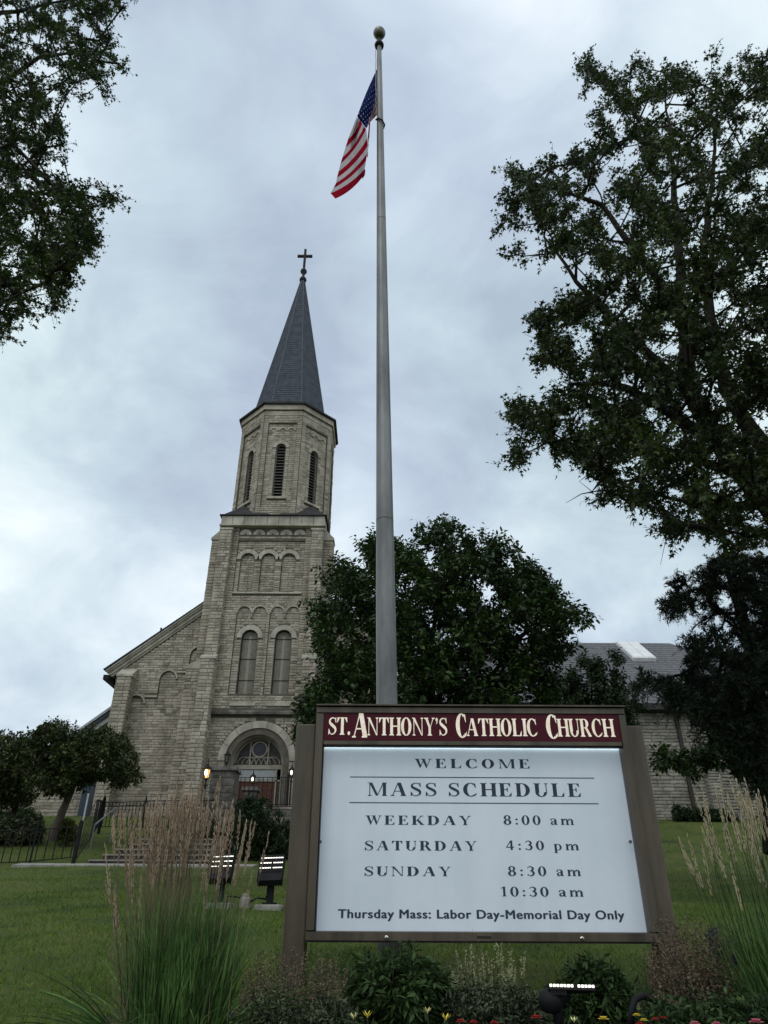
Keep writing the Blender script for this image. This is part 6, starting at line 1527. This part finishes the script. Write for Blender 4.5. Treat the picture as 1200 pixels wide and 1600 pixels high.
# spiky perennials: many upright stems beaded with small calyxes
def spikes(name, label, poly, Y, half, n, hgt, mt, gmt, seed, bead=.008, per=26, cat='perennial', lean=0.0, head=.7, group=None, leafy=True, stemcol=None):
    """stems whose tips fill the measured outline; feet on the ground below"""
    rs = NR(seed); xs, ys = np.array(poly, float).T; T = []
    while len(T) < n:
        x = rs.uniform(xs.min(), xs.max(), 500); y = rs.uniform(ys.min(), ys.max(), 500); ok = inpoly(x, y, poly) ; T += list(zip(x[ok], y[ok]))
    T = np.array(T[:n]); Yn = Y + half * rs.uniform(-1, 1, n); tips = Pn(T[:, 0], T[:, 1], Yn)
    cx = tips[:, 0].mean(); z0 = gz(cx, Y); root = thing(name, label, cat, (cx, Y, z0), group)
    zb_ = gzn(tips[:, 0], Yn); zb_ = np.maximum(zb_, tips[:, 2] - hgt)
    bx = cx + (tips[:, 0] - cx) * .75 + rs.normal(0, .02, n); base = np.stack([bx, Yn + rs.normal(0, .03, n), zb_ - .01], 1)
    L_ = np.linalg.norm(tips - base, axis=1); D_ = unit(tips - base)
    o = blades('stems', base, D_, L_, np.full(n, .0028), np.full(n, .001), M[stemcol or gmt], root, seed, 2); o['kind'] = 'stuff'
    k = np.repeat(np.arange(n), per); t = 1 - head * rs.rand(len(k)) ; pos = base[k] + D_[k] * (L_[k] * t)[:, None]
    side = rs.normal(0, 1, (len(k), 3)); side[:, 2] *= .3; dirs = unit(side) + np.array([0, 0, .5])
    o = link('flower_heads', leaf_mesh('flower_heads', pos, dirs, rs.normal(0, 1, (len(k), 3)), bead * rs.uniform(.6, 1.3, len(k)), 'small', M[mt], rs), root); o['kind'] = 'stuff'
    if leafy:
        m = n * 12; k = rs.randint(0, n, m); t = rs.rand(m) * .55; pos = base[k] + D_[k] * (L_[k] * t)[:, None] + rs.normal(0, .02, (m, 3)) * [1, 1, .3]
        dirs = rs.normal(0, 1, (m, 3)) + np.array([0, 0, .6]); nn = np.array([0, 0, 1.]) + rs.normal(0, .5, (m, 3))
        o = link('leaves', leaf_mesh('leaves', pos, dirs, nn, .035 * rs.uniform(.5, 1.3, m), 'oval', M[gmt], rs), root); o['kind'] = 'stuff'
    return root
spikes('spent_salvia', 'brown spent salvia spikes crowding the foot of the right sign post', [(1005, 1470), (1018, 1440), (1040, 1425), (1075, 1428), (1110, 1432), (1140, 1450), (1160, 1480), (1160, 1590), (1020, 1590), (1012, 1540)], 3.95, .22, 560, .5, 'sage', 'sagegr', 101, bead=.0115, per=75, head=.8)
spikes('spent_salvia', 'greenish brown salvia spikes around the foot of the left sign post', [(372, 1520), (395, 1480), (430, 1472), (480, 1478), (530, 1482), (548, 1500), (548, 1590), (370, 1600)], 4.05, .3, 480, .42, 'sage', 'sagegr', 102, bead=.010, per=45, head=.8)
spikes('purple_salvia', 'few dark purple flower spikes rising among the brown ones by the right post', [(1095, 1455), (1112, 1448), (1150, 1450), (1145, 1470), (1120, 1490), (1098, 1470)], 3.9, .08, 9, .5, 'purple', 'sagegr', 103, bead=.016, per=60, head=.22, leafy=False)
spikes('pale_grass', 'pale blond seed heads lit up just below the sign board', [(700, 1490), (735, 1475), (775, 1468), (800, 1470), (822, 1480), (828, 1500), (800, 1530), (700, 1530)], 4.5, .18, 75, .4, 'paleblade', 'sagegr', 104, bead=.0095, per=30, head=.3, leafy=False)
spikes('pale_grass', 'sparse thin seed stalks leaning up in front of the sign frame', [(690, 1470), (700, 1450), (735, 1446), (760, 1455), (760, 1500), (690, 1510)], 4.4, .15, 26, .45, 'sage', 'sagegr', 105, bead=.006, per=20, head=.3)
spikes('pale_grass', 'thin reddish stalks between the floodlight and the right post', [(985, 1500), (1000, 1475), (1020, 1480), (1030, 1560), (990, 1570)], 4.2, .15, 60, .4, 'sagegr', 'sagegr', 106, bead=.009, per=22, head=.6)
# leafy clumps (peony like)
def leafy(name, label, poly, Y, half, n, ls, mt, seed, per=9, spray=.10, lw=.8, cat='perennial', Rpx=40, up=.6):
    return bush(name, label, poly, Y, half, n, 'oval', ls, mt, seed, spray=spray, per=per, cat=cat, up=up, twigs=4, Rpx=Rpx, rough_edge=6, lw=lw, bark='sagegr', r_tip=.0016)
leafy('peony_plant', 'leafy dark green peony clump in the middle of the flower bed', [(545, 1600), (555, 1560), (565, 1535), (570, 1508), (585, 1510), (600, 1520), (622, 1498), (645, 1502), (655, 1525), (680, 1530), (690, 1560), (700, 1610), (545, 1620)], 4.1, .25, 480, .055, 'peony', 111)
leafy('peony_plant', 'leafy green clump behind the low floodlight in the bed', [(880, 1600), (885, 1560), (900, 1530), (918, 1515), (940, 1525), (960, 1530), (975, 1560), (985, 1605)], 4.3, .22, 360, .05, 'peony', 112)
leafy('low_greenery', 'dark low greenery under the brown salvia at the left post', [(380, 1640), (385, 1590), (430, 1572), (480, 1578), (540, 1580), (550, 1640)], 3.75, .25, 420, .030, 'sagegr', 113)
leafy('low_greenery', 'dark low greenery under the brown salvia at the right edge', [(1010, 1620), (1015, 1592), (1060, 1586), (1110, 1588), (1165, 1580), (1210, 1590), (1210, 1640), (1010, 1640)], 3.6, .2, 420, .035, 'peony', 114)
leafy('low_greenery', 'grassy dark greenery below the pale seed heads', [(690, 1620), (695, 1575), (730, 1560), (780, 1556), (830, 1566), (850, 1590), (850, 1620)], 4.1, .25, 400, .032, 'sagegr', 115)
spikes('seed_stalks', 'fine reddish seed stalks scattered through the bed beneath the sign', [(560, 1520), (620, 1490), (700, 1478), (840, 1500), (980, 1520), (1000, 1590), (560, 1590)], 4.35, .3, 150, .42, 'sage', 'sagegr', 107, bead=.007, per=26, head=.5, leafy=True)
# bed soil
m = MB(); n = 40
for i in range(n + 1):
    x = -1.7 + 4.9 * i / n; 
    for y in (2.4, 3.0, 3.6, 4.2, 4.75): m.v.append((x, y + .1 * math.sin(x * 3) * (1 if y > 4 else 0), gz(x, y) + .012))
for i in range(n):
    for j in range(4): a = i * 5 + j; m.f.append((a, a + 5, a + 6, a + 1)); m.mi.append(0)
tag(m.build('flower_bed_soil', M['soil'], smooth=True), kind='structure')
# bedding flowers along the bottom edge
def bloom(kind, label, px, py, Y, mt, s=1.0, petals=12):
    c = P(px, py, Y); z0 = gz(c.x, Y); t = thing('flower', label, 'flower', (c.x, Y, z0), 'bedding flowers along the front of the bed')
    rs = NR(int(px)); m = MB(); m.tube([(c.x, Y + .02, z0 - .02), (c.x + .01, Y + .01, (z0 + c.z) / 2), tuple(c)], .003, 5); m.build('stem', M['sagegr'], t)
    s = s if kind == 'double' else s * .62
    m = MB()
    for ring in range(3 if kind == 'double' else 1):
        for k in range(petals - ring * 2):
            a = 2 * math.pi * k / (petals - ring * 2) + ring * .3 + rs.uniform(-.1, .1); el = (.15 + ring * .45) if kind == 'double' else .75
            d = Vector((math.cos(a) * math.cos(el), -abs(0) + math.sin(a) * math.cos(el), math.sin(el))); sd_ = Vector((-math.sin(a), math.cos(a), 0)); l_ = (.026 - ring * .006) * s * (1 if kind == 'double' else 1.7); w_ = .0085 * s
            m.add([c, c + d * l_ * .5 + sd_ * w_, c + d * l_ + Vector((0, 0, -.003 * (1 if kind == 'double' else -1))), c + d * l_ * .5 - sd_ * w_], [(0, 1, 2), (0, 2, 3)])
    m.build('petals', M[mt], t)
    m = MB(); m.lathe(tuple(c), [(.001, -.001), (.003 * s, 0), (.003 * s, .002), (.001, .003)], 8); m.build('flower_centre', M['fyellow'], t)
    n = 26; pos = np.array([[c.x, Y, z0]]) + rs.normal(0, .025, (n, 3)) * [1, 1, 0] + np.stack([np.zeros(n), np.zeros(n), rs.rand(n) * max(.03, (c.z - z0) * .85)], 1)
    o = link('leaves', leaf_mesh('leaves', pos, rs.normal(0, 1, (n, 3)) + [0, 0, .8], rs.normal(0, 1, (n, 3)) + [0, -.5, 1], .055 * rs.uniform(.6, 1.2, n), 'oval', M['peony'], rs, .8), t); o['kind'] = 'stuff'
for a in (('lily', 'pale yellow flower, leftmost of those along the bottom edge', 552, 1592, 3.3, 'fpale', .9, 6), ('lily', 'pair-like open yellow flower below the peony clump', 574, 1590, 3.3, 'fyellow', 1.0, 6), ('lily', 'yellow-green flower rising just right of the peony clump', 668, 1583, 3.4, 'fpale', .9, 6),
          ('lily', 'bright yellow flower between the peony and the red flowers', 697, 1594, 3.3, 'fyellow', 1.0, 6), ('double', 'red flower, leftmost red one at the bottom edge', 720, 1596, 3.25, 'fred', .8, 12), ('double', 'dark red flower low beside the seed heads', 740, 1597, 3.25, 'fred', .7, 12),
          ('double', 'deep red flower left of the low floodlight foot', 772, 1598, 3.25, 'fred', .7, 12), ('double', 'red double flower immediately left of the low floodlight', 838, 1590, 3.25, 'fred', .9, 14), ('lily', 'pale yellow flower right of the low floodlight foot', 897, 1597, 3.25, 'fpale', .8, 6),
          ('double', 'yellow double flower between the floodlight and the conduit loop', 943, 1592, 3.25, 'fyellow', .9, 12), ('double', 'yellow flower at the left foot of the conduit loop', 995, 1586, 3.3, 'fyellow', .7, 10), ('double', 'yellow flower inside the conduit loop', 1006, 1594, 3.25, 'fyellow', .7, 10),
          ('double', 'orange-red flower below the conduit loop', 1000, 1600, 3.2, 'fred', .7, 12), ('double', 'tall red flower, left one of two right of the conduit', 1024, 1592, 3.3, 'fred', .6, 10), ('double', 'tall red flower, right one of two right of the conduit', 1036, 1590, 3.3, 'fred', .6, 10),
          ('double', 'small pink flower at the bottom below the brown salvia', 1086, 1599, 3.2, 'fpink', .8, 12), ('double', 'small pink flower between two others at the bottom right', 1120, 1600, 3.2, 'fpink', .8, 12), ('double', 'largest pink flower, rightmost at the bottom edge', 1182, 1597, 3.2, 'fpink', 1.1, 14)): bloom(*a)
